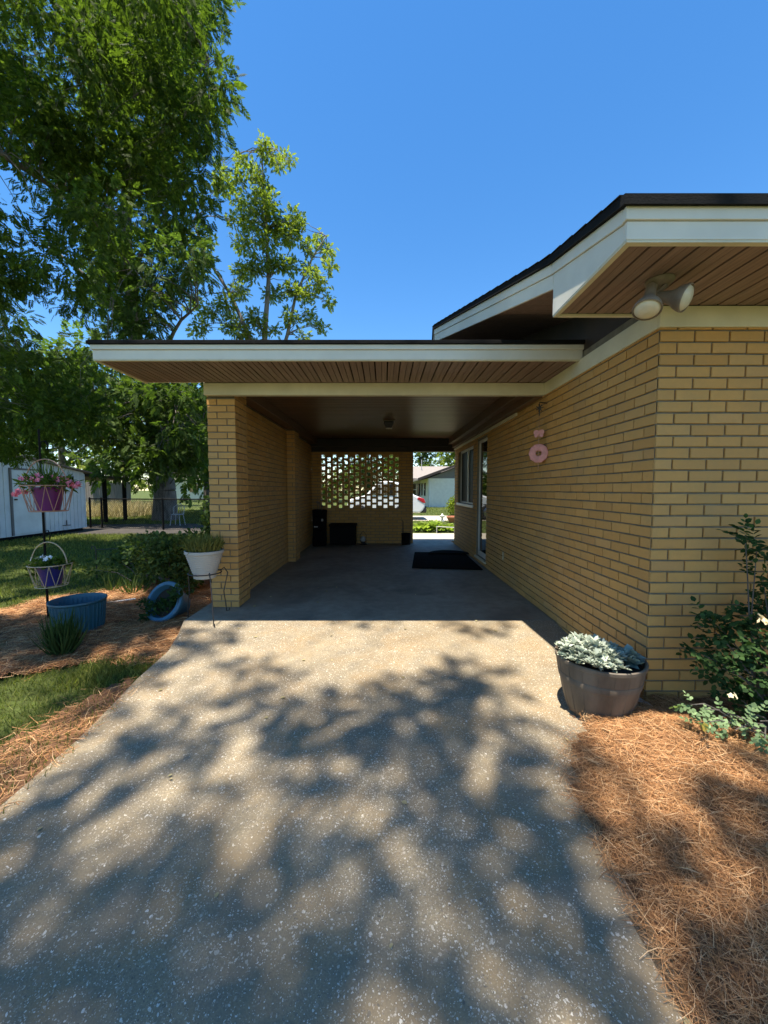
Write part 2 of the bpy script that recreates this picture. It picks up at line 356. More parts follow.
# ------------------------------------------------------------------ brick walls
COURSE, BL, JT = .0677, .2032, .0105
def brickwall(mb, O, U, Nrm, u0, u1, z0, z1, holes=(), phase=0.0, proud=.011):
    """raked-joint running bond on the plane through O spanned by U (level) and z; bricks stand proud of mortar. material 0 brick, 1 mortar"""
    O, U, Nrm = Vector(O), Vector(U), Vector(Nrm); Zv = Vector((0, 0, 1))
    flip = U.cross(Zv).dot(Nrm) < 0
    def P(u, z, n): return O + U*u + Zv*z + Nrm*n
    def quad(a): mb.face(a[::-1] if flip else a, cur[0])
    cur = [1]
    us = sorted({u0, u1, *[h[0] for h in holes], *[h[1] for h in holes]}); zs = sorted({z0, z1, *[h[2] for h in holes], *[h[3] for h in holes]})
    us = [u for u in us if u0 <= u <= u1]; zs = [z for z in zs if z0 <= z <= z1]
    for a, b in zip(us, us[1:]):
        for c, d in zip(zs, zs[1:]):
            um, zm = (a+b)/2, (c+d)/2
            if any(h[0] < um < h[1] and h[2] < zm < h[3] for h in holes): continue
            quad([P(a, c, 0), P(b, c, 0), P(b, d, 0), P(a, d, 0)])
    cur[0] = 0
    k0 = math.floor(z0/COURSE)-1
    for k in range(k0, int(z1/COURSE)+2):
        c, d = max(z0, k*COURSE+JT/2), min(z1, (k+1)*COURSE-JT/2)
        if d-c < .012: continue
        iv = [(u0, u1)]
        for h in holes:
            if h[2] < (c+d)/2 < h[3]:
                iv = [q for (a, b) in iv for q in ((a, min(b, h[0])), (max(a, h[1]), b)) if q[1]-q[0] > .01]
        off = (.5*BL if k % 2 else 0)+phase
        for (s, e) in iv:
            i = math.floor((s-off)/BL)
            while off+i*BL < e:
                a, b = max(s, off+i*BL+JT/2), min(e, off+(i+1)*BL-JT/2); i += 1
                if b-a < .015: continue
                p = proud+random.uniform(-.0012, .0012)
                j = [random.uniform(-.0012, .0012) for _ in range(4)]
                ch = .0022
                o4 = [(a, c+j[0]), (b, c+j[1]), (b, d+j[2]), (a, d+j[3])]
                i4 = [(a+ch, c+ch+j[0]), (b-ch, c+ch+j[1]), (b-ch, d-ch+j[2]), (a+ch, d-ch+j[3])]
                n = len(mb.v)
                vs = [P(*q, 0) for q in o4]+[P(*q, p-ch) for q in o4]+[P(*q, p) for q in i4]
                fs = [(8, 9, 10, 11)]
                for q in range(4):
                    q2 = (q+1) % 4; fs += [(q, q2, 4+q2, 4+q), (4+q, 4+q2, 8+q2, 8+q)]
                mb.raw(vs, [f[::-1] for f in fs] if flip else fs, 0)

HX, HY0, HY1 = 1.62, 2.31, 8.80
BR = [M['brick'], M['mortar']]
house = thing('brick_house', 'buff brick house with white eaves and low gable roof, right of the driveway', 'house', (HX, HY0, 0))
WIN = (6.98, 8.42, .96, 2.06); DOOR = (6.05, 6.72, .10, 2.08)
mb = MB()
brickwall(mb, (HX, 0, 0), (0, 1, 0), (-1, 0, 0), HY0, HY1, -.14, 2.185, [WIN, DOOR], phase=HY0)
mb.box((HX+.001, HY0+.012, 2.185), (HX+.15, HY1, 2.36), 1)
# reveals of the openings
for (a, b, c, d) in (WIN, DOOR):
    mb.box((HX+.002, a-.004, c), (HX+.13, a, d), 1); mb.box((HX+.002, b, c), (HX+.13, b+.004, d), 1)
    mb.box((HX+.002, a, d), (HX+.13, b, d+.004), 1); mb.box((HX+.002, a, c-.004), (HX+.13, b, c), 1)
mb.build('side_wall', BR, house)
mb = MB()
brickwall(mb, (0, HY0, 0), (1, 0, 0), (0, -1, 0), HX-.0105, 9.6, -.14, 2.185, phase=HX-.0105+.102)
mb.build('front_wall', BR, house)
mb = MB(); mb.box((HX+.15, HY1-.2, -.1), (9.6, HY1, 2.4), 0); mb.box((9.4, HY0+.05, -.1), (9.6, HY1-.2, 2.4), 0)
mb.box((HX+.01, HY1-.05, -.1), (HX+.15, HY1, 2.35), 0)
mb.build('rear_wall', [M['brick']], house)
# window
fr = MB(); a, b, c, d = WIN; x0, x1 = HX+.05, HX+.085
for (p, q_) in (((x0, a, c), (x1, a+.025, d)), ((x0, b-.03, c), (x1, b, d)), ((x0, a+.025, d-.05), (x1, b-.03, d)), ((x0, a+.025, c), (x1, b-.03, c+.03)), ((x0-.006, (a+b)/2-.022, c+.03), (x1, (a+b)/2+.022, d-.05))): fr.box(p, q_)
mb = MB(); mb.box((HX+.07, a+.025, c+.03), (HX+.075, b-.03, d-.05))
win = mb.build('window', M['wglass'], house); fr.build('frame', M['alum'], win, bevel=.003)
s = MB(); s.box((HX-.035, a-.03, c-.055), (HX+.05, b+.03, c)); s.build('sill', M['alum'], win, bevel=.006)
# glazed door
a, b, c, d = DOOR
mb = MB(); x0, x1 = HX+.03, HX+.07
for (p, q_) in (((x0, a, c), (x1, a+.03, d)), ((x0, b-.05, c), (x1, b, d)), ((x0, a+.03, d-.05), (x1, b-.05, d)), ((x0, a+.03, c), (x1, b-.05, c+.08))): mb.box(p, q_)
dr = mb.build('door', M['alum'], house, bevel=.004)
g = MB(); g.box((HX+.045, a+.03, c+.08), (HX+.052, b-.05, d-.05)); g.build('glass', M['glass'], dr)
h = MB(); h.tube([(HX+.03, a+.03, 1.0), (HX-.02, a+.03, 1.0), (HX-.02, a+.12, 1.0)], .009); h.build('handle', M['iron'], dr)
s = MB(); s.box((HX-.03, a-.02, c-.04), (HX+.13, b+.02, c-.005)); s.build('threshold', M['frieze'], dr, bevel=.006)
# frieze boards
FZ0, FZ1 = 2.18, 2.298
f = MB(); f.box((HX-.026, HY0-.026, FZ0), (9.6, HY0-.009, FZ1)); f.box((HX-.026, HY0-.008, FZ0), (HX-.009, 3.89, FZ1))
f.build('frieze_board', M['frieze'], house, bevel=.003)
t = MB(); t.box((HX-.035, 4.7, 2.128), (HX-.009, HY1, 2.165)); t.build('trim_strip', M['frieze'], house, bevel=.003)
# roof
EX, EY, RY = 1.03, 1.70, 4.90; SL = .247
def rz(y): return 2.432+SL*(y-EY) if y <= RY else 2.432+SL*(RY-EY)-(SL*(RY-EY)-.20)*(y-RY)/(8.93-RY)
def rx(y): return EX if y <= 2.44 else (EX-.40*(y-2.44)/(RY-2.44) if y <= RY else .63+.40*(y-RY)/4.03)
rf = MB(); ysr = [EY-.03, 2.44, 3.3, 4.1, RY, 6.2, 7.4, 8.93]; vs = []
for y in ysr:
    for dzz in (.0, .042):
        for x in (rx(y)-.03, 9.9): vs.append((x, y, rz(y)+dzz))
fs = []
for i in range(len(ysr)-1):
    o = i*4; fs += [(o, o+1, o+5, o+4)[::-1], (o+2, o+3, o+7, o+6), (o, o+4, o+6, o+2), (o+1, o+3, o+7, o+5)]
fs += [(0, 2, 3, 1), tuple(len(vs)-4+k for k in (0, 1, 3, 2))]
rf.raw(vs, fs); rf.box((EX+.02, EY+.02, 2.3185), (9.6, HY0-.03, 2.322)); roof = rf.build('roof', M['roofedge'], house)  # last box: black sheet above the soffit planks, puts dark shade in their gaps
# shingle butts showing along the rake
sh = MB()
y = EY
while y < RY-.1:
    x = rx(y)-.036; x2 = rx(y+.14)-.036
    sh.raw([(x, y, rz(y)+.044), (x+.3, y, rz(y)+.044), (x2+.3, y+.14, rz(y+.14)+.044), (x2, y+.14, rz(y+.14)+.044), (x, y, rz(y)+.050), (x+.3, y, rz(y)+.050)], [(0, 1, 2, 3)[::-1], (4, 5, 2, 3), (0, 4, 3), (0, 1, 5, 4)]); y += .14
sh.build('shingle', M['roofedge'], roof)
fa = MB()
# front fascia in two steps
fa.box((EX, EY, 2.30), (9.6, EY+.018, 2.375)); fa.box((EX-.010, EY-.010, 2.377), (9.6, EY+.018, 2.431))
# cornice return on the left side: deep board, then the rake fascia
def rake(y0, y1, lo, hi, off, thick=.018, n=6):
    p = []
    for i in range(n+1):
        y = y0+(y1-y0)*i/n; p.append((rx(y)-off, y, rz(y)+lo, rz(y)+hi))
    vs = []
    for (x, y, l, hh) in p: vs += [(x, y, l), (x+thick+off, y, l), (x+thick+off, y, hh), (x, y, hh)]
    fs = [(0, 1, 2, 3), tuple(len(vs)-4+k for k in (3, 2, 1, 0))]
    for i in range(n):
        o = 4*i; fs += [(o, o+4, o+5, o+1), (o+1, o+5, o+6, o+2), (o+2, o+6, o+7, o+3), (o+3, o+7, o+4, o)]
    fa.raw(vs, fs)
rake(EY+.019, 2.42, -.062, -.001, .010, n=1); rake(2.425, RY, -.062, -.001, .010); rake(2.425, RY, -.15, -.064, 0); rake(RY+.002, 8.9, -.062, -.001, .010); rake(RY+.002, 8.9, -.15, -.064, 0)
fa.prism([(EY+.019, 2.30), (2.42, 2.30), (2.42, rz(2.42)-.064), (EY+.019, rz(EY+.019)-.064)], 'x', EX, EX+.018)
fa.build('fascia', M['white'], house, bevel=.002)
tr = MB(); tr.box((EX+.002, EY+.002, 2.290), (9.6, EY+.03, 2.299)); tr.box((EX+.002, EY+.032, 2.290), (EX+.03, 2.418, 2.299)); tr.box((EX+.032, 2.39, 2.288), (HX-.03, 2.418, 2.299))
tr.build('soffit_edge_trim', M['frieze'], house)
# soffit planks (run front to back)
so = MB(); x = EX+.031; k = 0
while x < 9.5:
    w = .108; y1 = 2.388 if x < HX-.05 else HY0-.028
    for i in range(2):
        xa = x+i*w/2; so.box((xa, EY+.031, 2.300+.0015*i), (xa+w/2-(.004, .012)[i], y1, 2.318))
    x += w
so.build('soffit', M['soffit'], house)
# rake soffit under the overhang, and the gable wall above the carport
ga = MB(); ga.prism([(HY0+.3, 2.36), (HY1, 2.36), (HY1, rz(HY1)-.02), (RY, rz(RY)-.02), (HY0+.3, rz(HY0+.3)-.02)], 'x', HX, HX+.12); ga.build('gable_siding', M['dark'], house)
rs = MB()
for i in range(40):
    y0, y1 = 2.425+i*(8.85-2.425)/40, 2.425+(i+1)*(8.85-2.425)/40-.004
    if y0 < RY < y1: y1 = RY
    xa, xb = rx(y0)+.02, rx(y1)+.02
    l0, l1 = rz(y0)-.145, rz(y1)-.145
    rs.raw([(xa, y0, l0), (HX-.001, y0, l0), (HX-.001, y1, l1), (xb, y1, l1), (xa, y0, l0+.012), (HX-.001, y0, l0+.012), (HX-.001, y1, l1+.012), (xb, y1, l1+.012)], [(0,3,2,1),(4,5,6,7),(0,1,5,4),(1,2,6,5),(2,3,7,6),(3,0,4,7)])
rs.build('rake_soffit', M['soffit'], house)
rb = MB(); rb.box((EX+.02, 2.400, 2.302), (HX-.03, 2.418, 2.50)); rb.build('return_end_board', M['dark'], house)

# ------------------------------------------------------------------ carport
cp = thing('carport', 'open carport with flat white edged roof, brick piers and pierced brick end screen', 'carport', (0, 4, 0))
PX0, PX1, PY0, PY1, LW = -1.80, -1.535, 4.0, 4.33, -1.655
mb = MB()
brickwall(mb, (0, PY0, 0), (1, 0, 0), (0, -1, 0), PX0-.0105, PX1+.0105, -.12, 2.182, phase=PX0-.0105)
brickwall(mb, (PX1, 0, 0), (0, 1, 0), (1, 0, 0), PY0, PY1, -.02, 2.30, phase=PY0+.1)
brickwall(mb, (PX0, 0, 0), (0, 1, 0), (-1, 0, 0), PY0, 8.9, -.14, 2.30, phase=PY0+.1)
mb.face([(PX0, PY1, 0), (PX1, PY1, 0), (PX1, PY1, 2.3), (PX0, PY1, 2.3)], 1)
mb.build('front_pier', BR, cp)
mb = MB(); brickwall(mb, (LW, 0, 0), (0, 1, 0), (1, 0, 0), PY1+.001, 6.56, -.02, 2.25); brickwall(mb, (LW, 0, 0), (0, 1, 0), (1, 0, 0), 6.91, 8.8, -.02, 2.25); mb.build('long_wall', BR, cp)
mb = MB()
brickwall(mb, (0, 6.57, 0), (1, 0, 0), (0, -1, 0), LW, -1.525+.0105, -.02, 2.25, phase=LW); brickwall(mb, (-1.525, 0, 0), (0, 1, 0), (1, 0, 0), 6.57, 6.9, -.02, 2.25, phase=6.57)
mb.face([(LW, 6.9, 0), (-1.525, 6.9, 0), (-1.525, 6.9, 2.25), (LW, 6.9, 2.25)], 1); mb.build('pilaster', BR, cp)
# pierced screen wall at the far end
BY = 8.83; JX = .665
sc_ = MB(); pitch = .1295; c0 = -1.39; hw = .042; zt = 2.045; zb = .815
edges = [c0+i*pitch for i in range(14)]
def sbox(x0, x1, z0, z1): sc_.box((x0, BY, z0), (x1, BY+.10, z1))
prev = edges[0]-pitch/2
for i, cx in enumerate(edges):
    sbox(prev, cx-hw, zb, zt); prev = cx+hw
    zc = 2.0-(.0677 if i % 2 else 0); top = zt
    for j in range(9):
        hz0, hz1 = zc-j*.1354-.044, zc-j*.1354+.044
        hz1 = min(hz1, zt)
        if top > hz1: sbox(cx-hw, cx+hw, hz1, top)
        top = hz0
    if top > zb: sbox(cx-hw, cx+hw, zb, top)
sbox(prev, edges[-1]+pitch/2, zb, zt)
sl, sr = edges[0]-pitch/2, edges[-1]+pitch/2
sc_.build('pierced_screen', M['brick'], cp, bevel=.003, seg=1)
mb = MB()
for (O, N_) in (((0, BY, 0), (0, -1, 0)), ((0, BY+.1, 0), (0, 1, 0))):
    brickwall(mb, O, (1, 0, 0), N_, LW, JX, 0, 2.10, [(sl, sr, zb, zt)])
mb.box((JX-.02, BY+.001, 0), (JX-.002, BY+.099, 2.10), 1); mb.box((sl-.004, BY+.001, zb), (sl-.001, BY+.099, zt), 1); mb.box((sr+.001, BY+.001, zb), (sr+.004, BY+.099, zt), 1)
mb.box((sl, BY+.001, zt+.001), (sr, BY+.099, zt+.005), 1); mb.box((sl, BY+.001, zb-.005), (sr, BY+.099, zb-.001), 1)
mb.build('end_wall', BR, cp)
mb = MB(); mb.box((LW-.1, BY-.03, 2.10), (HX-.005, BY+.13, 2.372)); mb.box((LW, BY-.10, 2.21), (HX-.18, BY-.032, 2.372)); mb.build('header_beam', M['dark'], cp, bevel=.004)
mb = MB(); mb.box((PX0+.004, 3.892, FZ0), (HX-.01, 3.96, FZ1)); mb.build('front_beam', M['frieze'], cp, bevel=.004)
# ceiling planks run left to right
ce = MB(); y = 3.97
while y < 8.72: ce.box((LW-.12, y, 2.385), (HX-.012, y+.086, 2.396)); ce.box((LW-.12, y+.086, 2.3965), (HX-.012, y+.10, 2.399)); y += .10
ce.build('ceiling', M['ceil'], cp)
ct = MB()
ct.box((HX-.17, 3.97, 2.255), (HX-.012, 8.72, 2.383)); ct.box((HX-.09, 3.97, 2.172), (HX-.012, 8.72, 2.253)); ct.build('ceiling_trim', M['ceil'], cp, bevel=.004)
ct = MB(); ct.box((LW+.001, 4.34, 2.255), (LW+.16, 8.72, 2.383)); ct.build('ceiling_trim', M['ceil'], cp, bevel=.004)
ct = MB(); ct.box((HX-.174, 3.98, 2.250), (HX-.168, 8.7, 2.258)); ct.box((HX-.094, 3.98, 2.168), (HX-.088, 8.7, 2.176)); ct.build('trim_bead', M['bronze'], cp)
# eave
CX0, CX1, CY0 = -2.37, HX-.004, 3.20
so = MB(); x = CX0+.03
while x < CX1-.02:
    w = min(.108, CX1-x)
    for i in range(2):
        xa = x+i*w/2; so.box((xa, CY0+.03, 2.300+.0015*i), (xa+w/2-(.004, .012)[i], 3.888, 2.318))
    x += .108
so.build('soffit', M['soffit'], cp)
fa = MB(); fa.box((CX0, CY0, 2.298), (CX1, CY0+.018, 2.372)); fa.box((CX0-.012, CY0-.012, 2.374), (CX1+.004, CY0+.018, 2.412))
fa.box((CX0, CY0+.019, 2.298), (CX0+.018, 3.90, 2.372)); fa.box((CX0-.012, CY0+.019, 2.374), (CX0+.018, 3.90, 2.412)); fa.box((CX0+.019, 3.885, 2.2985), (PX0-.015, 3.90, 2.372)); fa.box((CX1-.014, CY0+.019, 2.30), (CX1, 3.3, 2.372))
fa.build('fascia', M['white'], cp, bevel=.003)
tr = MB(); tr.box((CX0+.002, CY0+.002, 2.289), (CX1-.002, CY0+.03, 2.2975)); tr.box((CX0+.002, CY0+.032, 2.289), (CX0+.03, 3.886, 2.2975)); tr.build('soffit_edge_trim', M['frieze'], cp)
rf = MB(); rf.box((CX0-.03, CY0-.03, 2.414), (HX-.002, 3.93, 2.440)); rf.box((PX0-.03, 3.9305, 2.4135), (HX-.002, 9.25, 2.4395)); rf.box((CX0-.022, CY0-.022, 2.4402), (HX-.002, CY0+.10, 2.446)); rf.box((PX0+.02, 3.965, 2.400), (HX-.02, 9.2, 2.4125))
rf.box((CX0+.02, CY0+.02, 2.3185), (HX-.04, 3.888, 2.322)); rf.build('roof', M['roofedge'], cp, bevel=.002)  # first box: black backing over the eave soffit, darkens the grooves like deep shade
ef = MB(); ef.box((-1.80, 9.2, 2.25), (HX-.02, 9.22, 2.412)); ef.box((PX0-.028, 3.965, 2.29), (PX0-.013, 9.2, 2.412)); ef.build('rear_fascia', M['white'], cp)

# ------------------------------------------------------------------ fittings
fl = thing('security_light', 'twin lamp bronze floodlight under the white eave at the house corner', 'floodlight', (1.40, 2.02, 2.30))
mb = MB(); mb.lathe([(0, -.028), (.045, -.026), (.062, -.012), (.065, 0)], 24, Matrix.Translation((1.40, 2.02, 2.299))); mb.build('mounting_plate', M['bronze'], fl, smooth=True)
def lamp(base, c, d):
    d = Vector(d).normalized(); c = Vector(c); base = Vector(base)
    Mx = Matrix.Translation(c) @ d.to_track_quat('Z', 'Y').to_matrix().to_4x4()
    m = MB(); m.lathe([(.0, -.16), (.022, -.155), (.026, -.10), (.030, -.075), (.036, -.058), (.052, -.036), (.061, -.016), (.0645, -.004), (.0645, .004), (.060, .006), (.059, .0)], 24, Mx); m.tube([base, c-d*.15], .012)
    lo = m.build('lamp', M['bronze'], fl, smooth=True)
    b = MB(); b.lathe([(.0585, -.003), (.050, .009), (.030, .018), (0, .021)], 28, Mx); b.build('bulb', M['lens'], lo, smooth=True)
lamp((1.375, 2.01, 2.27), (1.295, 1.95, 2.125), (-.30, -.30, -.80)); lamp((1.425, 2.0, 2.27), (1.475, 1.94, 2.175), (.50, -.64, -.36))
cl = thing('ceiling_light', 'small square lantern light on the brown carport ceiling', 'ceiling light', (.08, 6.5, 2.385))
mb = MB(); mb.box((-.02, 6.40, 2.365), (.18, 6.60, 2.384)); mb.build('base', M['bronze'], cl, bevel=.005)
mb = MB(); mb.lathe([(.065, -.10), (.115, -.02), (.115, 0)], 4, Matrix.Translation((.08, 6.5, 2.364)) @ Matrix.Rotation(R(45), 4, 'Z')); sh_ = mb.build('shade', M['iron'], cl)
mb = MB(); mb.lathe([(0, -.112), (.05, -.108), (.058, -.1015)], 16, Matrix.Translation((.08, 6.5, 2.364))); mb.build('diffuser', M['lens'], sh_, smooth=True)
# hanging ornament
wx, wy = HX-.022, 3.86
orn = thing('hanging_ornament', 'pink flower ring on a thin chain hanging against the brick side wall', 'wall ornament', (wx, wy, 2.05))
mb = MB(); mb.tube([(HX-.002, wy, 2.09), (wx-.06, wy, 2.10), (wx-.06, wy, 2.05)], .006)
for a in range(7):
    an = a*2*math.pi/7; mb.tube([(wx-.06, wy, 2.045), (wx-.06+.03*math.cos(an), wy-.02*math.cos(an), 2.045+.04*math.sin(an))], .008, .003)
mb.tube([(wx-.06, wy, 2.04), (wx-.06, wy, 1.97)], .010, .004); mb.build('hook', M['iron'], orn)
mb = MB(); mb.tube([(wx-.059, wy+.004, 1.97), (wx-.059, wy+.004, 1.46), (wx-.059, wy+.004, 1.44)], .0022, .004, k=5); mb.build('chain', M['copper'], orn)
fa_, fb_ = Vector((.80, -.60, 0)), Vector((-.60, -.80, 0)); oc = Vector((wx-.06, wy, 0))
mb = MB()
for s in (-1, 1):
    for k_, rr in enumerate((.026, .018)):
        c_ = oc+fa_*(s*.026)+Vector((0, 0, 1.795+(.012 if k_ == 0 else -.02)))
        ring = [c_+fa_*(rr*math.cos(t*.7854))+Vector((0, 0, rr*math.sin(t*.7854)))+fb_*(.003*k_) for t in range(8)]; ring2 = [p+fb_*.005 for p in ring]
        mb.raw(ring+ring2, [tuple(range(8)), tuple(range(8, 16))[::-1]]+[(i, i+8, (i+1) % 8+8, (i+1) % 8) for i in range(8)])
mb.tube([oc+Vector((0, 0, 1.765)), oc+Vector((0, 0, 1.82))], .006); mb.build('butterfly', M['ring'], orn)
mb = MB(); rc = oc+Vector((0, 0, 1.60)); vs = []; K = 80
for i in range(K):
    an = 2*math.pi*i/K; ro = .094*(1+.025*math.cos(10*an))
    for (r_, xo) in ((ro, 0), (ro-.004, .008), (.07, .014), (.032, .008), (.026, 0), (.028, -.006), (.07, -.008), (ro-.004, -.006)): vs.append(rc+fa_*(r_*math.cos(an))+fb_*xo+Vector((0, 0, r_*math.sin(an))))
mb.raw(vs, [(i*8+k, i*8+(k+1) % 8, ((i+1) % K)*8+(k+1) % 8, ((i+1) % K)*8+k) for i in range(K) for k in range(8)]); mb.build('flower_ring', M['ring'], orn, smooth=True)
out = thing('wall_outlet', 'almond electrical outlet low on the brick side wall', 'outlet', (HX, 5.15, .35))
mb = MB(); mb.box((HX-.016, 5.115, .29), (HX-.0085, 5.185, .405)); cv = mb.build('cover_plate', M['outlet'], out, bevel=.003)
mb = MB(); mb.box((HX-.019, 5.132, .30), (HX-.0165, 5.168, .34)); mb.box((HX-.019, 5.132, .355), (HX-.0165, 5.168, .395)); mb.build('socket', M['frieze'], out, bevel=.002)
# mats
mb = MB(); mb.prism([(.44, 6.0), (1.52, 5.86), (1.56, 7.45), (.60, 7.5)], 'z', .002, .018); tag(mb.build('floor_mat', M['mat'], bevel=.004), 'large black rubber mat lying flat on the carport floor beside the glazed door', 'mat')
pts = [(.86+0, 7.2)]+[(1.24+.40*math.cos(a), 7.22+.42*math.sin(a)) for a in [math.pi*(1-k/14) for k in range(15)]]
mb = MB(); mb.prism([p for p in pts[1:]][::-1], 'z', .020, .034); tag(mb.build('door_mat', M['mat'], bevel=.004), 'half round dark mat lying on top of the big black mat', 'mat')
# dark corner items
bg = thing('golf_bag', 'dark bag with pale bits leaning in the back left corner of the carport', 'bag', (-1.42, 8.45, 0))
mb = MB(); Mx = Matrix.Translation((-1.42, 8.42, 0)) @ Matrix.Rotation(R(-6), 4, 'X')
mb.lathe([(.14, 0), (.155, .02), (.15, .3), (.155, .55), (.165, .78), (.16, .80), (.13, .79), (.12, .7)], 20, Mx); mb.build('body', M['bagm'], bg, smooth=True)
for (dx, dzv, w, hh) in ((0, .12, .18, .26), (-.02, .46, .14, .20)):
    m = MB(); m.box((-1.42+dx-w/2, 8.21+dzv*.1, dzv), (-1.42+dx+w/2, 8.29+dzv*.1, dzv+hh)); m.build('pocket', M['bagm'], bg, bevel=.025)
for (x, y, z, L) in ((-1.46, 8.38, .78, .18), (-1.38, 8.42, .78, .22), (-1.43, 8.46, .78, .15), (-1.36, 8.36, .78, .10)):
    m = MB(); m.tube([(x, y, z-.3), (x+.01, y, z+L)], .007); m.lathe([(0, -.03), (.026, -.015), (.03, .015), (0, .035)], 10, Matrix.Translation((x+.01, y, z+L))); m.build('club', M['bronze'], bg, smooth=True)
for a_, b_ in (((-1.50, 8.225, .43), (-1.42, 8.236, .455)), ((-1.35, 8.25, .56), (-1.31, 8.262, .61))): m = MB(); m.box(a_, b_); m.build('tag', M['grey'], bg)
ch = thing('storage_box', 'low black storage chest against the pierced brick screen', 'chest', (-.92, 8.6, 0))
mb = MB(); mb.box((-1.2, 8.42, .02), (-.63, 8.78, .42)); mb.build('body', M['black'], ch, bevel=.012)
mb = MB(); mb.box((-1.215, 8.405, .422), (-.615, 8.79, .48)); mb.build('lid', M['black'], ch, bevel=.015)
ln = thing('floor_lantern', 'small dark lantern with pale globe on the floor by the black chest', 'lantern', (-.47, 8.62, 0))
mb = MB(); mb.lathe([(.08, 0), (.085, .02), (.05, .04), (.045, .06)], 16, Matrix.Translation((-.47, 8.62, 0))); mb.tube([(-.53, 8.62, .05), (-.54, 8.62, .22), (-.47, 8.62, .31), (-.40, 8.62, .22), (-.41, 8.62, .05)], .006); mb.build('frame', M['iron'], ln, smooth=True)
mb = MB(); mb.lathe([(.0, .065), (.045, .075), (.06, .12), (.045, .17), (.03, .19)], 16, Matrix.Translation((-.47, 8.62, 0))); mb.build('globe', M['grey'], ln, smooth=True)
cn = thing('metal_bin', 'small black bin with upright handle beside the far opening', 'bin', (.48, 8.68, 0))
mb = MB(); mb.lathe([(.095, 0), (.11, .24), (.118, .25), (.11, .255), (.10, .24), (.09, .02), (0, .02)], 18, Matrix.Translation((.5, 8.66, 0))); mb.build('body', M['black'], cn, smooth=True)
mb = MB(); mb.tube([(.43, 8.7, .05), (.43, 8.7, .52), (.40, 8.7, .54)], .010); mb.build('handle', M['iron'], cn)
# downspout end
mb = MB(); Mx = Matrix.Translation((1.545, 2.27, -.06)) @ Matrix.Rotation(R(28), 4, 'Z') @ Matrix.Rotation(R(8), 4, 'X')
mb.lathe([(.036, -.11), (.038, -.11), (.038, .13), (.034, .13), (.034, -.10)], 16, Mx @ Matrix.Rotation(R(90), 4, 'X')); tag(mb.build('drain_pipe', M['grey'], smooth=True, loc=(1.545, 2.27, -.06)), 'short grey drain pipe on the ground between barrel planter and brick corner', 'pipe')

# ------------------------------------------------------------------ pots and plants
def leaves(name, T, P, D, N, S, mat, parent=None, loc=None):
    V, F = scatter(T, np.asarray(P, float), np.asarray(D, float), np.asarray(N, float), S); return np_mesh(name, V, F, mat, parent, loc)
def tuft(n, c, r, lean, L, w, bend, z=0):
    """n blade-like leaves rising from a small patch"""
    a = rng.random(n)*2*math.pi; rr = r*np.sqrt(rng.random(n)); P = np.stack([c[0]+rr*np.cos(a), c[1]+rr*np.sin(a), np.full(n, c[2]+z)], 1)
    D = np.stack([np.cos(a)*lean*rng.random(n), np.sin(a)*lean*rng.random(n), np.ones(n)], 1)+rng.normal(0, .12, (n, 3))
    N = np.stack([-np.cos(a), -np.sin(a), np.full(n, .3)], 1)+rng.normal(0, .2, (n, 3))
    return scatter(blade_t(w, bend), P, D, N, L*(.6+.5*rng.random(n)))
def foliage_ball(n, c, rad, T, size, up=.3, squash=1.0):
    p = rball(n)*np.array([1, 1, squash]); P = np.array(c)+p*np.array(rad)
    D = nrm(p+rng.normal(0, .6, (n, 3))+np.array([0, 0, up])); N = nrm(rng.normal(0, .5, (n, 3))+np.array([0, 0, 1])+p*.4)
    return scatter(T, P, D, N, size*(.6+.7*rng.random(n)))
def petals(n, c, rad, size, squash=.6):
    """n small five petalled blooms"""
    p = rball(n)*np.array([1, 1, squash]); C = np.array(c)+p*np.array(rad); Nn = nrm(p+np.array([0, -.5, .7])+rng.normal(0, .4, (n, 3)))
    out = []
    A = nrm(np.cross(Nn, np.array([.3, .2, .9]))); B = np.cross(Nn, A); sz = size*(.7+.5*rng.random(n))
    for k in range(5):
        an = 2*math.pi*k/5; out.append(scatter(OVAL, C, A*math.cos(an)+B*math.sin(an)+Nn*.25, Nn, sz))
    return merge(out)
def blooms(n, c, rad, size, mat, parent, squash=.6):
    for _ in range(n): mk('bloom', petals(1, c, rad, size, squash), mat, parent)
def mk(name, VF, mat, parent=None, loc=None): return np_mesh(name, VF[0], VF[1], mat, parent, loc)

# barrel planter by the corner
pl = Vector((1.30, 2.27, -.10))
bp = thing('barrel_planter', 'weathered dark half barrel planter standing at the brick corner on the driveway', 'planter', pl)
Mx = Matrix.Translation(pl)
mb = MB(); k = 48; prof = [(0, .004), (.165, .002), (.172, .01), (.196, .10), (.216, .19), (.230, .262), (.238, .31), (.2395, .318), (.246, .322), (.247, .340), (.240, .345), (.230, .338), (.224, .27)]
mb.lathe(prof, k, Mx); body = mb.build('barrel', M['barrel'], bp, smooth=True)
st = MB()
for j in range(18):
    a = 2*math.pi*j/18; st.tube([pl+Vector((r_*math.cos(a), r_*math.sin(a), z)) for r_, z in ((.1735, .012), (.1965, .10), (.2142, .19), (.2295, .258), (.2365, .305))], .002, k=5)
st.build('stave_seam', M['barrel'], body)
hp = MB(); hp.lathe([(.2165, .200), (.2225, .204), (.2290, .238), (.2275, .243)], k, Mx); hp.build('hoop', M['barrel'], bp, smooth=True)
s = MB(); s.lathe([(.229, .30), (.1, .312), (0, .315)], 24, Mx); s.build('soil', M['soil'], bp)
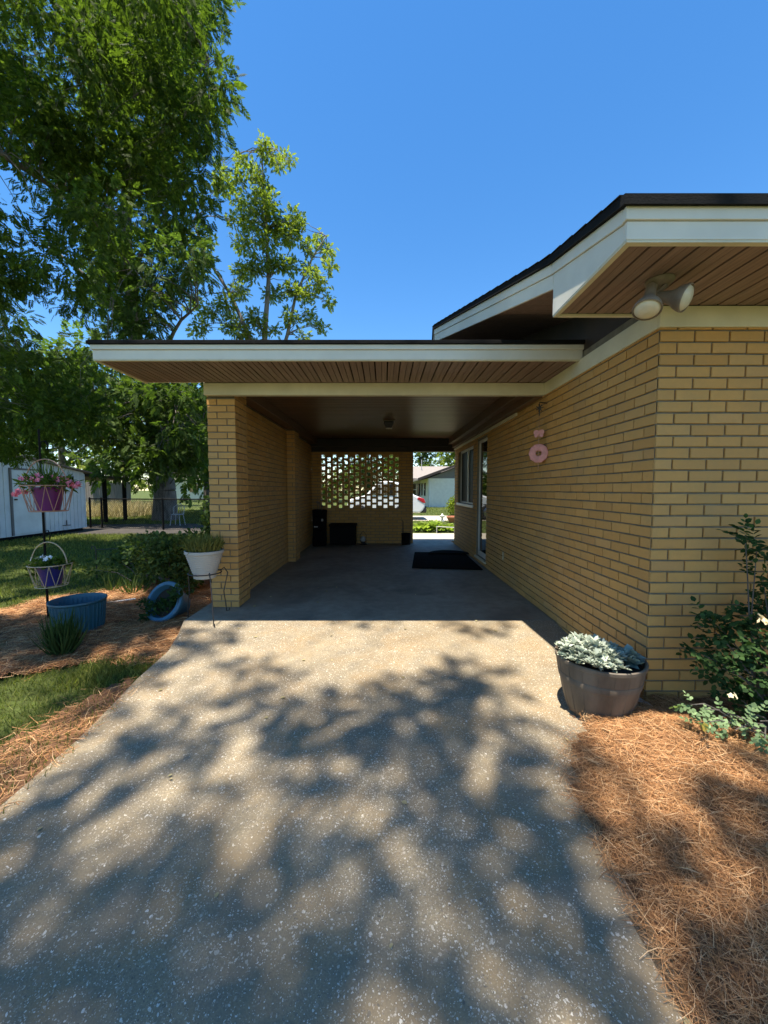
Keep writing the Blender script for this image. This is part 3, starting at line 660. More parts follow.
def rosettes(n, c, rad, zc, size, T):
    out = []
    for i in range(n):
        q = rball(1)[0]; p = np.array(c)+np.array([q[0]*rad[0], q[1]*rad[1], zc*(1-.55*(q[0]**2+q[1]**2))+rng.normal(0, .012)]); m = 11
        a = rng.random()*6.28+np.arange(m)*2.4; el = .25+.9*np.arange(m)/m
        D = np.stack([np.cos(a)*np.cos(el), np.sin(a)*np.cos(el), np.sin(el)], 1)+rng.normal(0, .12, (m, 3)); N = np.stack([-np.cos(a)*np.sin(el), -np.sin(a)*np.sin(el), np.cos(el)+.2], 1)
        out.append(scatter(T, np.repeat(p[None], m, 0), D, N, size*(.7+.5*rng.random(m))))
    return merge(out)
c = pl+Vector((-.055, -.03, .325))
o = mk('silver_plant', merge([rosettes(110, c, (.195, .205), .06, .036, OVAL), rosettes(120, c, (.20, .21), .065, .052, (LANCE[0]*np.array([1, 1.6, 1]), LANCE[1]))]), M['miller'], loc=c); tag(o, 'silvery white dusty leaved plant filling most of the barrel planter', 'plant')
c = pl+Vector((.15, -.04, .312))
o = mk('succulent', rosettes(12, c, (.05, .09), .03, .062, OVAL), M['succ'], loc=c); tag(o, 'grey green succulent rosettes at the right side of the barrel planter', 'plant')

# rose bushes on the right
def stems(mb, base, tips, r=.006):
    for t in tips:
        b = Vector(base)+Vector((random.uniform(-.05, .05), random.uniform(-.05, .05), 0)); t = Vector(t); m = (b+t)/2+Vector((random.uniform(-.06, .06), random.uniform(-.04, .04), .08))
        mb.tube([b, b.lerp(m, .5)+Vector((0, 0, .03)), m, m.lerp(t, .5)+Vector((0, 0, .02)), t], r, r*.35, 5)
def rosebush(name, label, base, cl, leafm, size, per, cat='rose bush'):
    t = thing(name, label, cat, base); sm = MB(); stems(sm, base, [c for c, r_ in cl]); sm.build('stem', M['bark'], t)
    out = []
    for c, r_ in cl:
        n = int(per*r_/.1); p = rball(n); P = np.array(c)+p*r_*np.array([1, .9, .8])
        # leaves hang in sprays of five
        D = nrm(p+rng.normal(0, .5, (n, 3))); N = nrm(rng.normal(0, .35, (n, 3))+np.array([-.1, -.3, 1]))
        for kk, (ang, off) in enumerate(((0, 1.0), (.9, .62), (-.9, .62), (1.1, .25), (-1.1, .25))):
            Yv = nrm(np.cross(N, D)); d = D*math.cos(ang)+Yv*math.sin(ang)
            out.append(scatter(OVAL, P+D*size*1.7*off, d, N+rng.normal(0, .15, N.shape), size*(.7+.5*rng.random(n))))
        for q in range(3):
            m_ = Vector(c); sm2 = rball(1)[0]*r_
    mk('foliage', merge(out), leafm, t); return t
cl = []
for px, py, Yd, r_ in ((745, 535, 2.12, .05), (757, 548, 2.12, .07), (762, 575, 2.12, .07), (768, 600, 2.12, .08), (755, 615, 2.12, .08), (735, 622, 2.08, .08), (715, 632, 2.06, .07), (703, 655, 2.05, .05), (730, 650, 2.05, .09), (752, 645, 2.03, .10), (722, 668, 2.05, .08), (745, 672, 2.03, .10), (765, 668, 2.0, .10), (705, 615, 2.08, .04), (775, 630, 2.05, .12), (800, 560, 2.1, .13), (800, 640, 2.05, .15), (830, 600, 2.1, .15), (760, 700, 2.02, .08), (735, 700, 2.05, .07), (800, 700, 2.0, .12)):
    p = at(px, py, Yd); cl.append((p, r_))
rb_ = rosebush('rose_bush', 'tall dark green rose bush against the front brick wall at right', (2.12, 2.02, -.12), cl, M['rose'], .033, 26)
blooms(7, at(762, 622, 1.96), (.03, .03, .035), .022, M['cream'], rb_, 1)
cl = [(at(px, py+5, Yd), r_*.85) for px, py, Yd, r_ in ((690, 700, 1.93, .045), (705, 704, 1.92, .05), (722, 712, 1.90, .055), (742, 714, 1.88, .06), (760, 716, 1.86, .07), (700, 718, 1.88, .04), (735, 725, 1.84, .05), (765, 735, 1.80, .06), (790, 720, 1.84, .09), (815, 735, 1.84, .09))]
rl = rosebush('low_rose', 'low pale green leafy rose branch with a yellow leaf spreading over the pine straw', (2.02, 1.90, -.12), cl, M['rosep'], .026, 16)
y_ = at(704, 722, 1.84); V = scatter(OVAL, np.array([y_]), np.array([[.1, -.1, -1.]]), np.array([[0, -1, .1]]), .05); mk('yellow_leaf', V, M['yellow'], rl)
blooms(2, at(733, 695, 1.88), (.012, .012, .012), .02, M['cream'], rl, 1)

# pot on iron stand by the left pier
pc = Vector((-1.74, 3.70, 0))
ps = thing('plant_stand', 'thin dark iron stand with curved legs at the foot of the left brick pier', 'plant stand', (-1.74, 3.7, 0))
mb = MB(); mb.tube([pc+Vector((.15*math.cos(a*.3927), .15*math.sin(a*.3927), .435)) for a in range(16)], .006, closed=True); mb.build('ring', M['iron'], ps)
for (fx, fy, fz) in ((-1.555, 3.45, -.012), (-1.60, 3.85, 0), (-1.97, 3.80, -.10)):
    d = Vector((fx-pc.x, fy-pc.y, 0)); dn = d.normalized(); L = d.length
    mb = MB(); mb.tube([pc+dn*.15+Vector((0, 0, .435)), pc+dn*.19+Vector((0, 0, .46)), pc+dn*.225+Vector((0, 0, .40)), pc+dn*(L*.88)+Vector((0, 0, .22)), pc+dn*(L*.97)+Vector((0, 0, .08)), pc+dn*L+Vector((0, 0, fz+.01)), pc+dn*(L+.03)+Vector((0, 0, fz+.012)), pc+dn*(L+.03)+Vector((0, 0, fz+.035))], .005); mb.build('leg', M['iron'], ps)
wp = thing('plant_pot', 'off white ribbed plastic pot sitting on the iron stand by the pier', 'pot', (-1.74, 3.7, .38))
Mx = Matrix.Translation((-1.74, 3.70, .385)) @ Matrix.Scale(.9, 4)
prof = [(0, .0), (.105, .0), (.112, .004), (.116, .052), (.122, .06)]
for i in range(9):
    z = .065+i*.022; r_ = .124+i*.0068; prof += [(r_, z), (r_+.004, z+.008), (r_+.002, z+.018)]
prof += [(.19, .268), (.196, .272), (.196, .30), (.188, .302), (.182, .28)]
mb = MB(); mb.lathe(prof, 40, Mx); mb.build('body', M['wpot'], wp, smooth=True); s = MB(); s.lathe([(.186, .275), (0, .285)], 24, Mx); s.build('soil', M['soil'], wp)
V = merge([tuft(620, (-1.74, 3.7, .635), .15, 1.0, .17, .05, .25), foliage_ball(260, (-1.74, 3.68, .70), (.18, .18, .06), LANCE, .05)])
tag(mk('sparse_plant', V, M['sparse'], loc=(-1.74, 3.7, .655)), 'scrubby ochre green plant growing in the off white pot', 'plant')

# big blue tub
tb = thing('ribbed_tub', 'upright dark blue ribbed tub standing on pine straw', 'tub', (-2.92, 3.62, -.12)); Mx = Matrix.Translation((-2.92, 3.62, -.10))
mb = MB(); mb.lathe([(0, .0), (.182, 0), (.190, .01), (.214, .27), (.222, .275), (.230, .285), (.228, .298), (.218, .298), (.210, .28), (.19, .05), (0, .04)], 64, Mx, wob=0); body = mb.build('body', M['blue'], tb, smooth=True)
rb = MB()
for j in range(36):
    a = 2*math.pi*j/36; rb.tube([Vector((-2.92+r_*math.cos(a), 3.62+r_*math.sin(a), -.10+z)) for r_, z in ((.1915, .015), (.2135, .265))], .008, k=5)
rb.build('rib', M['blue'], body, smooth=True)
# tipped blue pot with ivy
tp = Vector((-2.28, 3.92, .085)); ax = Vector((-.22, -.86, .46)).normalized()
Mx = Matrix.Translation(tp) @ ax.to_track_quat('Z', 'Y').to_matrix().to_4x4()
t = thing('tipped_pot', 'worn blue plastic pot lying tipped on its side spilling ivy', 'pot', (-2.26, 3.93, -.12))
mb = MB(); mb.lathe([(0, -.25), (.125, -.25), (.135, -.24), (.172, -.06), (.178, -.05), (.205, -.045), (.212, -.03), (.212, .0), (.20, .012), (.172, .010), (.16, -.02), (.15, -.06)], 40, Mx); mb.build('body', M['teal'], t, smooth=True)
mb = MB(); mb.lathe([(.151, -.055), (0, -.06)], 24, Mx); mb.build('soil', M['soil'], t)
mb = MB()
mb.tube([Mx @ Vector((.19*math.cos(a), .19*math.sin(a), .012+.012*math.sin(a*3))) for a in [-.5+i*.25 for i in range(9)]], .004, k=5); mb.build('handle', M['iron'], t)
q = [Mx @ Vector((x, y, z)) for x, y, z in ((-.04, -.03, 0), (.05, -.05, 0), (.10, .02, 0), (-.10, -.08, .01), (.14, .08, .03), (-.17, -.05, .04), (.16, .14, .03), (-.12, -.17, .02), (-.15, -.22, .0))]
V = merge([foliage_ball(38, p, (.06, .06, .045), OVAL, .042) for p in q])
tag(mk('ivy', V, M['rose'], loc=tp), 'dark ivy trailing out of the tipped blue pot', 'ivy')

# shepherd hook pole and two hanging baskets
PX, PYy = -3.55, 4.0
hk = thing('shepherd_hook', 'thin black pole with hooks carrying two wire baskets beside the lawn', 'plant pole', (PX, PYy, -.12))
mb = MB(); mb.tube([(PX, PYy, -.14), (PX, PYy, 1.0), (PX, PYy, 1.86)], .011, .009); mb.build('pole', M['black'], hk)
def hook(z, dx):
    m = MB(); m.tube([(PX, PYy, z), (PX+dx*.3, PYy-.01, z+.07), (PX+dx*.8, PYy-.02, z+.075), (PX+dx*1.15, PYy-.03, z+.02), (PX+dx*1.0, PYy-.03, z-.02)], .006); m.build('hook', M['black'], hk)
hook(1.66, .10); hook(.74, .08)
def basket(name, label, c, sc, wire, potm):
    t = thing(name, label, 'hanging basket', c); cx, cy, cz = c; m = MB()
    rt, rbm, h = .215*sc, .155*sc, .26*sc
    for (r_, z, rr) in ((rbm, 0, .005), (rt, h, .006)): m.tube([(cx+r_*math.cos(a*.2618), cy+r_*math.sin(a*.2618), cz+z) for a in range(24)], rr, k=5, closed=True)
    n = 10
    for i in range(n):
        a0, a1, a2 = 2*math.pi*i/n, 2*math.pi*(i+.5)/n, 2*math.pi*(i-.5)/n
        p = Vector((cx+rbm*math.cos(a0), cy+rbm*math.sin(a0), cz))
        for a in (a1, a2): m.tube([p, (cx+rt*math.cos(a), cy+rt*math.sin(a), cz+h)], .0032, k=4)
    for i in range(3): m.tube([(cx-rbm*.95+.02*i, cy-(.05-.05*i), cz), (cx+rbm*.95-.02*i, cy-(.05-.05*i), cz)], .003, k=4)
    m.build('frame', wire, t)
    m = MB(); m.tube([(cx+rt*math.cos(a), cy-.02, cz+h+rt*1.25*math.sin(a)) for a in [math.pi*k/14 for k in range(15)]], .006, k=6); m.build('handle', wire, t)
    m = MB(); m.lathe([(0, .006), (.092*sc, .006), (.135*sc, .225*sc), (.142*sc, .23*sc), (.140*sc, .245*sc), (.125*sc, .24*sc), (.12*sc, .22*sc), (0, .22*sc)], 28, Matrix.Translation(c)); m.build('pot', potm, t, smooth=True)
    return t
b1c = (-3.45, 3.96, 1.02); basket('hanging_basket', 'upper wire basket holding a purple pot of pink flowers', b1c, 1.0, M['copper'], M['purple'])
c = Vector(b1c)+Vector((0, 0, .28))
fp = thing('pink_flowers', 'bright pink flowers spilling over the purple pot in the upper basket', 'flowers', c)
V = merge([foliage_ball(330, c, (.24, .20, .07), LANCE, .075), tuft(60, tuple(c), .1, 1.6, .24, .05, .4)]); mk('foliage', V, M['mid'], fp)
for n_, dx_ in ((68, ((0, -.02, .05), (.24, .2, .07))), (16, ((-.27, -.02, -.09), (.07, .06, .06))), (14, ((.28, -.02, -.01), (.08, .06, .06)))): blooms(n_, c+Vector(dx_[0]), dx_[1], .026, M['pink'], fp)
b2c = (-3.46, 3.96, .245); basket('hanging_basket', 'lower wire basket holding a dark blue pot with white flowers', b2c, .86, M['cane'], M['indigo'])
c = Vector(b2c)+Vector((0, 0, .235))
fp = thing('white_flowers', 'white pansies and trailing greenery in the lower hanging basket', 'flowers', c)
V = merge([foliage_ball(300, c, (.19, .17, .05), OVAL, .042), foliage_ball(90, c+Vector((-.17, 0, -.06)), (.06, .06, .08), OVAL, .042)]); mk('foliage', V, M['mid'], fp)
blooms(11, c+Vector((0, -.05, .055)), (.15, .1, .022), .032, M['whitep'], fp)
# dark lily clump in front of the tub
V = merge([tuft(170, (-2.63, 3.08, -.12), .06, .8, .35, .045, .3), tuft(190, (-2.63, 3.08, -.10), .08, 1.3, .25, .05, .3)])
tag(mk('lily_plant', V, M['lily'], loc=(-2.63, 3.08, -.12)), 'dark green strappy lily clump in front of the ribbed blue tub', 'plant')
V = merge([tuft(50, (-3.25, 4.95, -.12), .14, 1.9, .26, .08, .4), tuft(34, (-3.65, 5.1, -.12), .12, 1.9, .24, .08, .4)])
tag(mk('iris_plant', V, M['shrub'], loc=(-3.25, 4.95, -.12)), 'low strappy green iris leaves at the edge of the lawn in front of the shrubs', 'plant')
fs_ = MB(); fs_.tube([(-4.3, 5.7, -.14), (-4.3, 5.7, .34), (-4.31, 5.7, .385), (-4.34, 5.7, .40), (-4.365, 5.7, .38), (-4.35, 5.7, .35)], .007); fs_.tube([(-4.3, 5.7, .345), (-3.85, 5.7, .365), (-3.83, 5.7, .38)], .006)
tag(fs_.build('flag_stand', M['iron'], loc=(-4.3, 5.7, -.12)), 'thin empty iron garden flag stand with a curl at its top on the lawn', 'flag stand')
fs_ = MB(); fs_.tube([(-3.28, 4.36, -.075), (-2.98, 4.55, -.07)], .012); tag(fs_.build('plastic_stake', M['alum'], loc=(-3.1, 4.45, -.07)), 'white plastic stake lying on pine straw behind the blue tub', 'stake')
# shrubs beside the pier
def shrub(label, base, rad, n, size, mat, blossom=0):
    t = thing('garden_shrub', label, 'shrub', base, 'shrubs beside the left pier'); sm = MB(); b = Vector(base)
    lob = [b+Vector((rng.normal(0, .45)*rad[0], rng.normal(0, .45)*rad[1], rad[2]*(.45+rng.random()*1.25))) for _ in range(16)]
    for p in lob: sm.tube([b+Vector((rng.normal(0, .03), rng.normal(0, .03), -.03)), b.lerp(p, .5)+Vector((0, 0, .06)), p], .010, .003, 5)
    sm.build('stem', M['bark'], t)
    mk('foliage', merge([foliage_ball(n//16, p, (rad[0]*.42, rad[1]*.42, rad[2]*.40), OVAL, size) for p in lob]), mat, t)
    for i in range(blossom): blooms(1, lob[i % 4]+Vector((0, -.1, .05)), (.2, .1, .15), .022, M['whitep'], t)
shrub('dense dark shrub directly behind the tipped blue pot', (-2.80, 5.0, -.12), (.52, .45, .40), 2600, .055, M['shrub'])
shrub('loose mid green shrub at the lawn edge, left of the dense dark one', (-3.5, 5.5, -.12), (.55, .45, .36), 1900, .055, M['shrub'])
shrub('tall slender shrub with a few white blossoms touching the left side of the pier', (-2.42, 5.45, -.12), (.26, .30, .62), 1500, .058, M['shrub'], 14)

# ------------------------------------------------------------------ trees
def limb(a, b, sag=0.0, n=6, wig=.12):
    a, b = Vector(a), Vector(b); L = (b-a).length
    return [a.lerp(b, i/n)+Vector((rng.normal(0, wig*L/12), rng.normal(0, wig*L/12), sag*math.sin(math.pi*i/n)))*(0 if i in (0, n) else 1) for i in range(n+1)]
def sprays(clumps, per, T, size, droop=.35):
    out = []
    for c, r_, *pp in clumps:
        n = max(3, int((pp[0] if pp else per)*(r_**2))); p = rball(n); P = np.array(c)+p*r_*np.array([1, 1, .75])
        D = nrm(p*.8+rng.normal(0, .55, (n, 3))+np.array([0, 0, -droop])); N = nrm(rng.normal(0, .45, (n, 3))+np.array([0, 0, 1]))
        out.append(scatter(T, P, D, N, size*(.65+.6*rng.random(n))))
    return merge(out)
def tree(name, label, base, limbs, clumps, per, T, size, leafm, barkm, group=None, twig=.018, flare=True, cat='tree', droop=.35):
    t = thing(name, label, cat, base, group); mb = MB(); nodes = []
    for pts, r0, r1 in limbs:
        mb.tube(pts, r0, r1, 12 if r0 > .1 else 7); nodes += [Vector(p) for p in pts[1:]]
    for c, r_, *pp in clumps:
        c = Vector(c); nn = min(nodes, key=lambda q: (q-c).length+(.6*max(0, q.z-c.z)))
        mb.tube(limb(nn, c, .12*(c-nn).length, 5, .5), twig, twig*.3, 5)
        for _ in range(3):
            e = c+Vector(rball(1)[0])*r_*.8; mb.tube(limb(c.lerp(nn, .2), e, .05, 3, .6), twig*.4, twig*.15, 4)
    mb.build('trunk', barkm, t, smooth=True)
    mk('crown', sprays(clumps, per, T, size, droop), leafm, t); return t
def polyclumps(poly, n, y0, y1, r0, r1):
    xs_ = [p[0] for p in poly]; ys_ = [p[1] for p in poly]; out = []
    while len(out) < n:
        x, y = random.uniform(min(xs_), max(xs_)), random.uniform(min(ys_), max(ys_))
        if inpoly(np.array([x]), np.array([y]), poly)[0]: out.append((at(x, y, random.uniform(y0, y1)), random.uniform(r0, r1)))
    return out
def overhead(px, py, rx_, ry_, h0, h1, n, r0, r1):
    """clumps of the overhanging crown whose shade reaches the ground round this spot"""
    out = []
    for _ in range(n):
        a = random.random()*6.28; q = math.sqrt(random.random()); x, y = px+rx_*q*math.cos(a), py+ry_*q*math.sin(a)
        u, v = (x-384)/FC, (512-y)/FC; c, s = math.cos(PITCH), math.sin(PITCH); d = (u, c+v*s, v*c-s)
        tt = (-.10-CAMH)/d[2]; g = Vector((d[0]*tt, d[1]*tt, -.1)); h = random.uniform(h0, h1)
        out.append((g-SUN*h, random.uniform(r0, r1), 440))
    return out
# near pecan, trunk outside the view on the left, boughs over lawn and driveway
B0 = Vector((-7.2, 1.6, -.2))
lb = [([B0, B0+Vector((.05, .05, .3)), (-7.1, 1.7, 2.5), (-6.9, 1.8, 5.2), (-6.6, 1.9, 8.0)], .42, .28),
      (limb((-6.6, 1.9, 8.0), (-3.7, -.9, 12.3), .5), .18, .08), (limb((-3.7, -.9, 12.3), (-.9, -2.0, 13.8), .3), .06, .02), (limb((-3.7, -.9, 12.3), (-3.0, -4.8, 13.5), .3), .07, .02),
      (limb((-6.9, 1.8, 5.2), (-6.3, 6.2, 6.6), .5), .14, .05), (limb((-6.3, 6.2, 6.6), (-5.4, 8.6, 6.0), .3), .06, .02), (limb((-6.6, 1.9, 8.0), (-4.4, 6.2, 9.8), .6), .14, .05),
      (limb((-4.4, 6.2, 9.8), (-3.4, 8.0, 9.6), .3), .05, .02), (limb((-6.6, 1.9, 8.0), (-8.4, 5.4, 9.6), .4), .12, .04), (limb((-6.6, 1.9, 8), (-8.2, 0, 12), .4), .14, .05), (limb((-6.9, 1.8, 5.2), (-8.8, 6.6, 5.2), .4), .10, .03)]
cb = polyclumps([(-70, -60), (205, -60), (215, 60), (228, 125), (205, 190), (150, 240), (80, 200), (-70, 180)], 64, 6.2, 9.5, .42, .75)
cb += polyclumps([(-70, 180), (90, 200), (95, 300), (60, 350), (-70, 350)], 24, 6.0, 9.0, .35, .6)
cb += polyclumps([(-70, 345), (85, 340), (112, 390), (75, 445), (-70, 455)], 44, 6.5, 9.5, .35, .6)
cb += polyclumps([(130, 60), (215, 60), (236, 110), (215, 175), (190, 240), (140, 250)], 16, 6.5, 9.0, .3, .5)
random.seed(23); rng = np.random.default_rng(5)
POOLS = [(425, 640, 150, 31), (352, 682, 58, 20), (562, 690, 48, 52), (262, 792, 58, 42), (505, 822, 34, 24), (420, 812, 34, 20), (302, 882, 36, 30), (462, 955, 40, 62), (205, 682, 46, 15), (135, 716, 44, 15), (50, 858, 62, 22), (155, 792, 42, 15),
         (690, 770, 100, 66), (662, 915, 30, 26), (45, 735, 66, 52), (20, 790, 40, 24), (300, 645, 40, 16), (250, 740, 24, 10)]
def project(p):
    c, s = math.cos(PITCH), math.sin(PITCH); d = p[1]*c-(p[2]-CAMH)*s
    return 384+FC*p[0]/d, 512-FC*((p[2]-CAMH)*c+p[1]*s)/d
x = -2.1
while x < 2.3:
    y = .55
    while y < 3.05:
        gx_, gy_ = x+random.uniform(-.08, .08), y+random.uniform(-.08, .08); px, py = project((gx_, gy_, float(dz(gy_))))
        q = min(((px-a)/(w_*1.12))**2+((py-b)/(h_*1.12))**2 for a, b, w_, h_ in POOLS)
        if q > 1 and random.random() < .82 and py > 655+random.uniform(-6, 14):
            h = random.uniform(11.5, 14); cb.append((Vector((gx_, gy_, -.1))-SUN*h, random.uniform(.16, .24), 470))
        y += .18
    x += .18
for (x, y, a, b, n) in [(350, 629, 50, 3, 2), (485, 634, 26, 5, 2), (170, 652, 40, 8, 4), (215, 640, 22, 6, 2)]: cb += overhead(x, y, a, b, 11.5, 14, n, .16, .22)
for (x, y, a, b, n) in [(60, 634, 80, 15, 9), (150, 618, 60, 14, 9), (60, 575, 90, 18, 10), (150, 570, 60, 14, 14), (30, 550, 60, 8, 10), (130, 550, 60, 8, 14), (190, 590, 20, 20, 8)]:
    cb += overhead(x, y, a, b, 11, 13.5, n*2, .34, .5)
for _ in range(120):                      # unseen crown clumps added behind the viewer to block skylight and deepen shade
    cb.append((Vector((random.uniform(-8, 5), random.uniform(-12, -4.6), random.uniform(7, 15))), random.uniform(1.0, 1.6), 100))
tree('pecan_tree', 'nearest pecan tree, its dark boughs hanging into the upper left over the drive', B0, lb, cb, 500, PECAN, .16, M['pecan'], M['bark'], droop=.45, twig=.009)

# tall pecan behind the fence
A0 = Vector((-9.75, 17.1, -.25))
mainA = [A0, A0+Vector((.0, 0, .25)), (-9.70, 17.1, 1.2), (-9.85, 17.1, 2.8), (-10.15, 17.1, 4.4), (-10.75, 17.1, 7.6), (-11.0, 17.1, 11.5), (-10.9, 17.1, 16), (-10.7, 17, 20)]
la = [(mainA[:1]+mainA[1:3], .62, .44), (mainA[2:], .44, .10)]
for z, e in ((6, (-7.4, 15.8, 8.6)), (8, (-13.6, 16, 11)), (10, (-8.0, 16, 13.0)), (12, (-13.4, 16.5, 15)), (14, (-8.4, 16, 17.5)), (4.0, (-8.2, 15.0, 4.6)), (4.2, (-12.5, 15.2, 5.0)), (16, (-12.4, 16, 20))):
    la.append((limb((-10.9 if z > 6 else -10.1, 17.1, z), e, .5), .11, .03))
ca = polyclumps([(95, 0), (190, 0), (195, 120), (200, 240), (182, 300), (160, 336), (90, 336), (85, 200)], 85, 14.5, 18.5, .6, 1.05)
ca += polyclumps([(92, 230), (196, 230), (188, 290), (165, 338), (95, 338)], 24, 14.5, 17.5, .5, .9)
ca += polyclumps([(95, -60), (225, -60), (205, 30), (95, 30)], 20, 15, 18, .7, 1.1)
ca += polyclumps([(100, 385), (206, 385), (206, 440), (190, 465), (150, 476), (95, 466), (75, 420)], 64, 13.2, 16.5, .5, .9)
ca += polyclumps([(60, 340), (110, 345), (110, 440), (60, 440)], 16, 13.5, 17, .6, .9)
tree('pecan_tree', 'tall pecan with a thick grey trunk just behind the wire fence', A0, la, ca, 88, PECAN, .36, M['pecan2'], M['bark'], twig=.03)

# slender tree beyond the carport roof
C0 = Vector((-6.05, 20.5, -.2))
lc = [([C0, (-6.05, 20.5, 3), (-6.1, 20.5, 6.0)], .30, .24), ([(-6.1, 20.5, 6.0), (-6.2, 20.5, 9.2), (-5.95, 20.5, 12), (-6.0, 20.5, 14.5), (-6.2, 20.5, 18.4)], .17, .03),
      ([(-6.1, 20.5, 6.0), (-5.0, 20.4, 9.2), (-4.5, 20.3, 11.2), (-3.6, 20.2, 13.0), (-2.9, 20.2, 14)], .11, .02), ([(-6.1, 20.5, 5.4), (-7.1, 20.6, 9.4), (-8.0, 20.6, 11.4), (-9.3, 20.6, 13.4), (-9.8, 20.6, 15)], .14, .03)]
def pxc(L, Y0, sp=.7): return [(at(px, py, Y0+random.uniform(-sp, sp)), r_) for px, py, r_ in L]
Lc = [(263, 143, .35), (268, 157, .4), (243, 160, .4), (252, 170, .45), (287, 158, .35), (279, 165, .4), (262, 185, .55), (225, 185, .55), (238, 180, .4), (220, 172, .3), (240, 200, .5), (262, 205, .7), (250, 222, .6), (275, 222, .7), (290, 235, .6), (295, 220, .5), (265, 240, .7), (245, 245, .55), (300, 225, .35), (308, 248, .4), (255, 265, .6), (275, 262, .6), (232, 220, .35), (240, 270, .5), (290, 265, .55), (310, 270, .5), (325, 250, .4), (320, 240, .3), (330, 265, .35), (318, 285, .45), (328, 303, .35), (305, 295, .55), (290, 290, .55), (270, 295, .5), (240, 292, .5), (225, 305, .55), (210, 312, .5), (230, 325, .6), (255, 318, .55), (245, 335, .5), (290, 318, .5), (310, 318, .45), (322, 328, .35), (300, 338, .35), (205, 262, .45), (197, 275, .5), (200, 250, .35), (192, 240, .5), (210, 240, .35), (195, 300, .4), (200, 325, .5), (275, 330, .35), (262, 345, .5), (230, 350, .6)]
tree('slender_tree', 'slender airy tree with three stems rising above the carport roof', C0, lc, [(c, r_*.92) for c, r_ in pxc(Lc, 20.4)+pxc(Lc, 20.6, 1.0)+pxc([(a+random.uniform(-7, 7), b+random.uniform(-7, 7), c) for a, b, c in Lc], 20.4, 1.0)], 300, SMALL, .19, M['light'], M['barkp'], twig=.022, droop=.1)

# backyard and far trees
def plain_tree(label, base, h, w, leafm, barkm, group, n=26, low=.3, per=16, size=.55, r0=.9, r1=1.5, tr=.22):
    b = Vector(base); L = [([b, b+Vector((.05, 0, h*.25)), b+Vector((.1*rng.normal(), 0, h*.6)), b+Vector((0, 0, h*.92))], tr, tr*.25)]
    for k in range(6):
        a = k*2.4; L.append((limb(b+Vector((0, 0, h*(.28+.09*k))), b+Vector((w*.6*math.cos(a), w*.6*math.sin(a), h*(.45+.09*k))), .3), tr*.4, tr*.1))
    cl = []
    for _ in range(n):
        z = low+(1-low)*random.random(); a = random.random()*6.28; rr = w*math.sqrt(random.random())*math.sqrt(max(.08, 1-((z-.55)/.5)**2))
        cl.append((b+Vector((rr*math.cos(a), rr*math.sin(a), h*z)), random.uniform(r0, r1)))
    return tree('broadleaf_tree', label, base, L, cl, per, SMALL, size, leafm, barkm, group, twig=.03)
for lab, base, h, w, lm, bm, n, low in (
    ('thin trunked green tree right of the thick pecan trunk, near the fence', (-10.6, 23.0, -.2), 8.5, 3.0, 'mid', 'bark', 30, .22),
    ('leafy tree hidden half by the left brick pier, close to the lit lawn', (-9.6, 21.5, -.2), 7.5, 2.4, 'mid', 'bark', 24, .26),
    ('bright tree behind the grey wooden fence', (-19.5, 29.0, -.2), 10, 4.2, 'light', 'bark', 44, .15),
    ('bright green tree standing behind the blue shed', (-26.5, 27.0, -.2), 11, 4.5, 'mid', 'bark', 44, .15),
    ('tall tree far behind the tall pecan trunk', (-24.0, 42.0, -.2), 13, 6, 'light', 'bark', 50, .14),
    ('dark tree behind the shed roof at the left edge', (-17.5, 21.0, -.2), 9, 3.4, 'mid', 'bark', 40, .27)):
    plain_tree(lab, base, h, w, M[lm], M[bm], 'trees of the back garden', n, low)
for lab, base, h, w, lm, n, low in (
    ('blue green tree seen at the left side of the far opening, beyond the neighbour roof', (5.2, 55, -.1), 10.5, 5.0, 'pecan2', 60, .1),
    ('bright yellow green tree at the right of the far opening, beyond the neighbour roof', (10.0, 50, -.1), 9.5, 4.2, 'light', 60, .1),
    ('far tree showing through the left columns of the pierced screen', (-8.5, 42, -.1), 9, 4.5, 'light', 50, .06),
    ('far tree showing through the middle of the pierced screen', (-2.0, 47, -.1), 9.5, 4.8, 'mid', 50, .06)):
    plain_tree(lab, base, h, w, M[lm], M['bark'], 'trees beyond the neighbouring house', n, low, 24, .6, 1.1, 1.7)

# ------------------------------------------------------------------ shed, fence, yard things
SX = -9.95
sd = thing('garden_shed', 'pale blue ribbed metal shed with a dented white door and low brown roof', 'shed', (SX, 10.6, -.12))
mb = MB(); z0 = -.02
def gable(x0, x1): mb.prism([(8.4, z0), (12.8, z0), (12.8, 1.80), (10.6, 2.12), (8.4, 1.80)], 'x', x0, x1)
gable(SX-3.2, SX)
for i in range(30):
    y = 8.45+i*.15
    if 10.22 < y < 11.24: continue
    zt_ = 1.78+(.32*(1-abs(y-10.6)/2.2)); mb.box((SX+.0005, y-.02, z0+.01), (SX+.018, y+.02, zt_-.03))
mb.build('wall', M['shedm'], sd)
mb = MB(); mb.box((SX-3.1, 8.5, -.13), (SX-.03, 12.7, z0-.001)); mb.build('base', M['black'], sd)
mb = MB()
for (ya, yb, za, zb_) in ((8.2, 10.6, 1.775, 2.125), (10.6, 13.0, 2.125, 1.775)):
    mb.raw([(SX-3.35, ya, za), (SX+.14, ya, za), (SX+.14, yb, zb_), (SX-3.35, yb, zb_), (SX-3.35, ya, za+.05), (SX+.14, ya, za+.05), (SX+.14, yb, zb_+.05), (SX-3.35, yb, zb_+.05)], [(0,3,2,1),(4,5,6,7),(0,1,5,4),(1,2,6,5),(2,3,7,6),(3,0,4,7)])
mb.build('roof', M['shedr'], sd)
mb = MB(); mb.box((SX+.001, 10.30, .03), (SX+.030, 11.17, 1.76)); dd = mb.build('door', M['shedd'], sd, bevel=.006)
mb = MB()
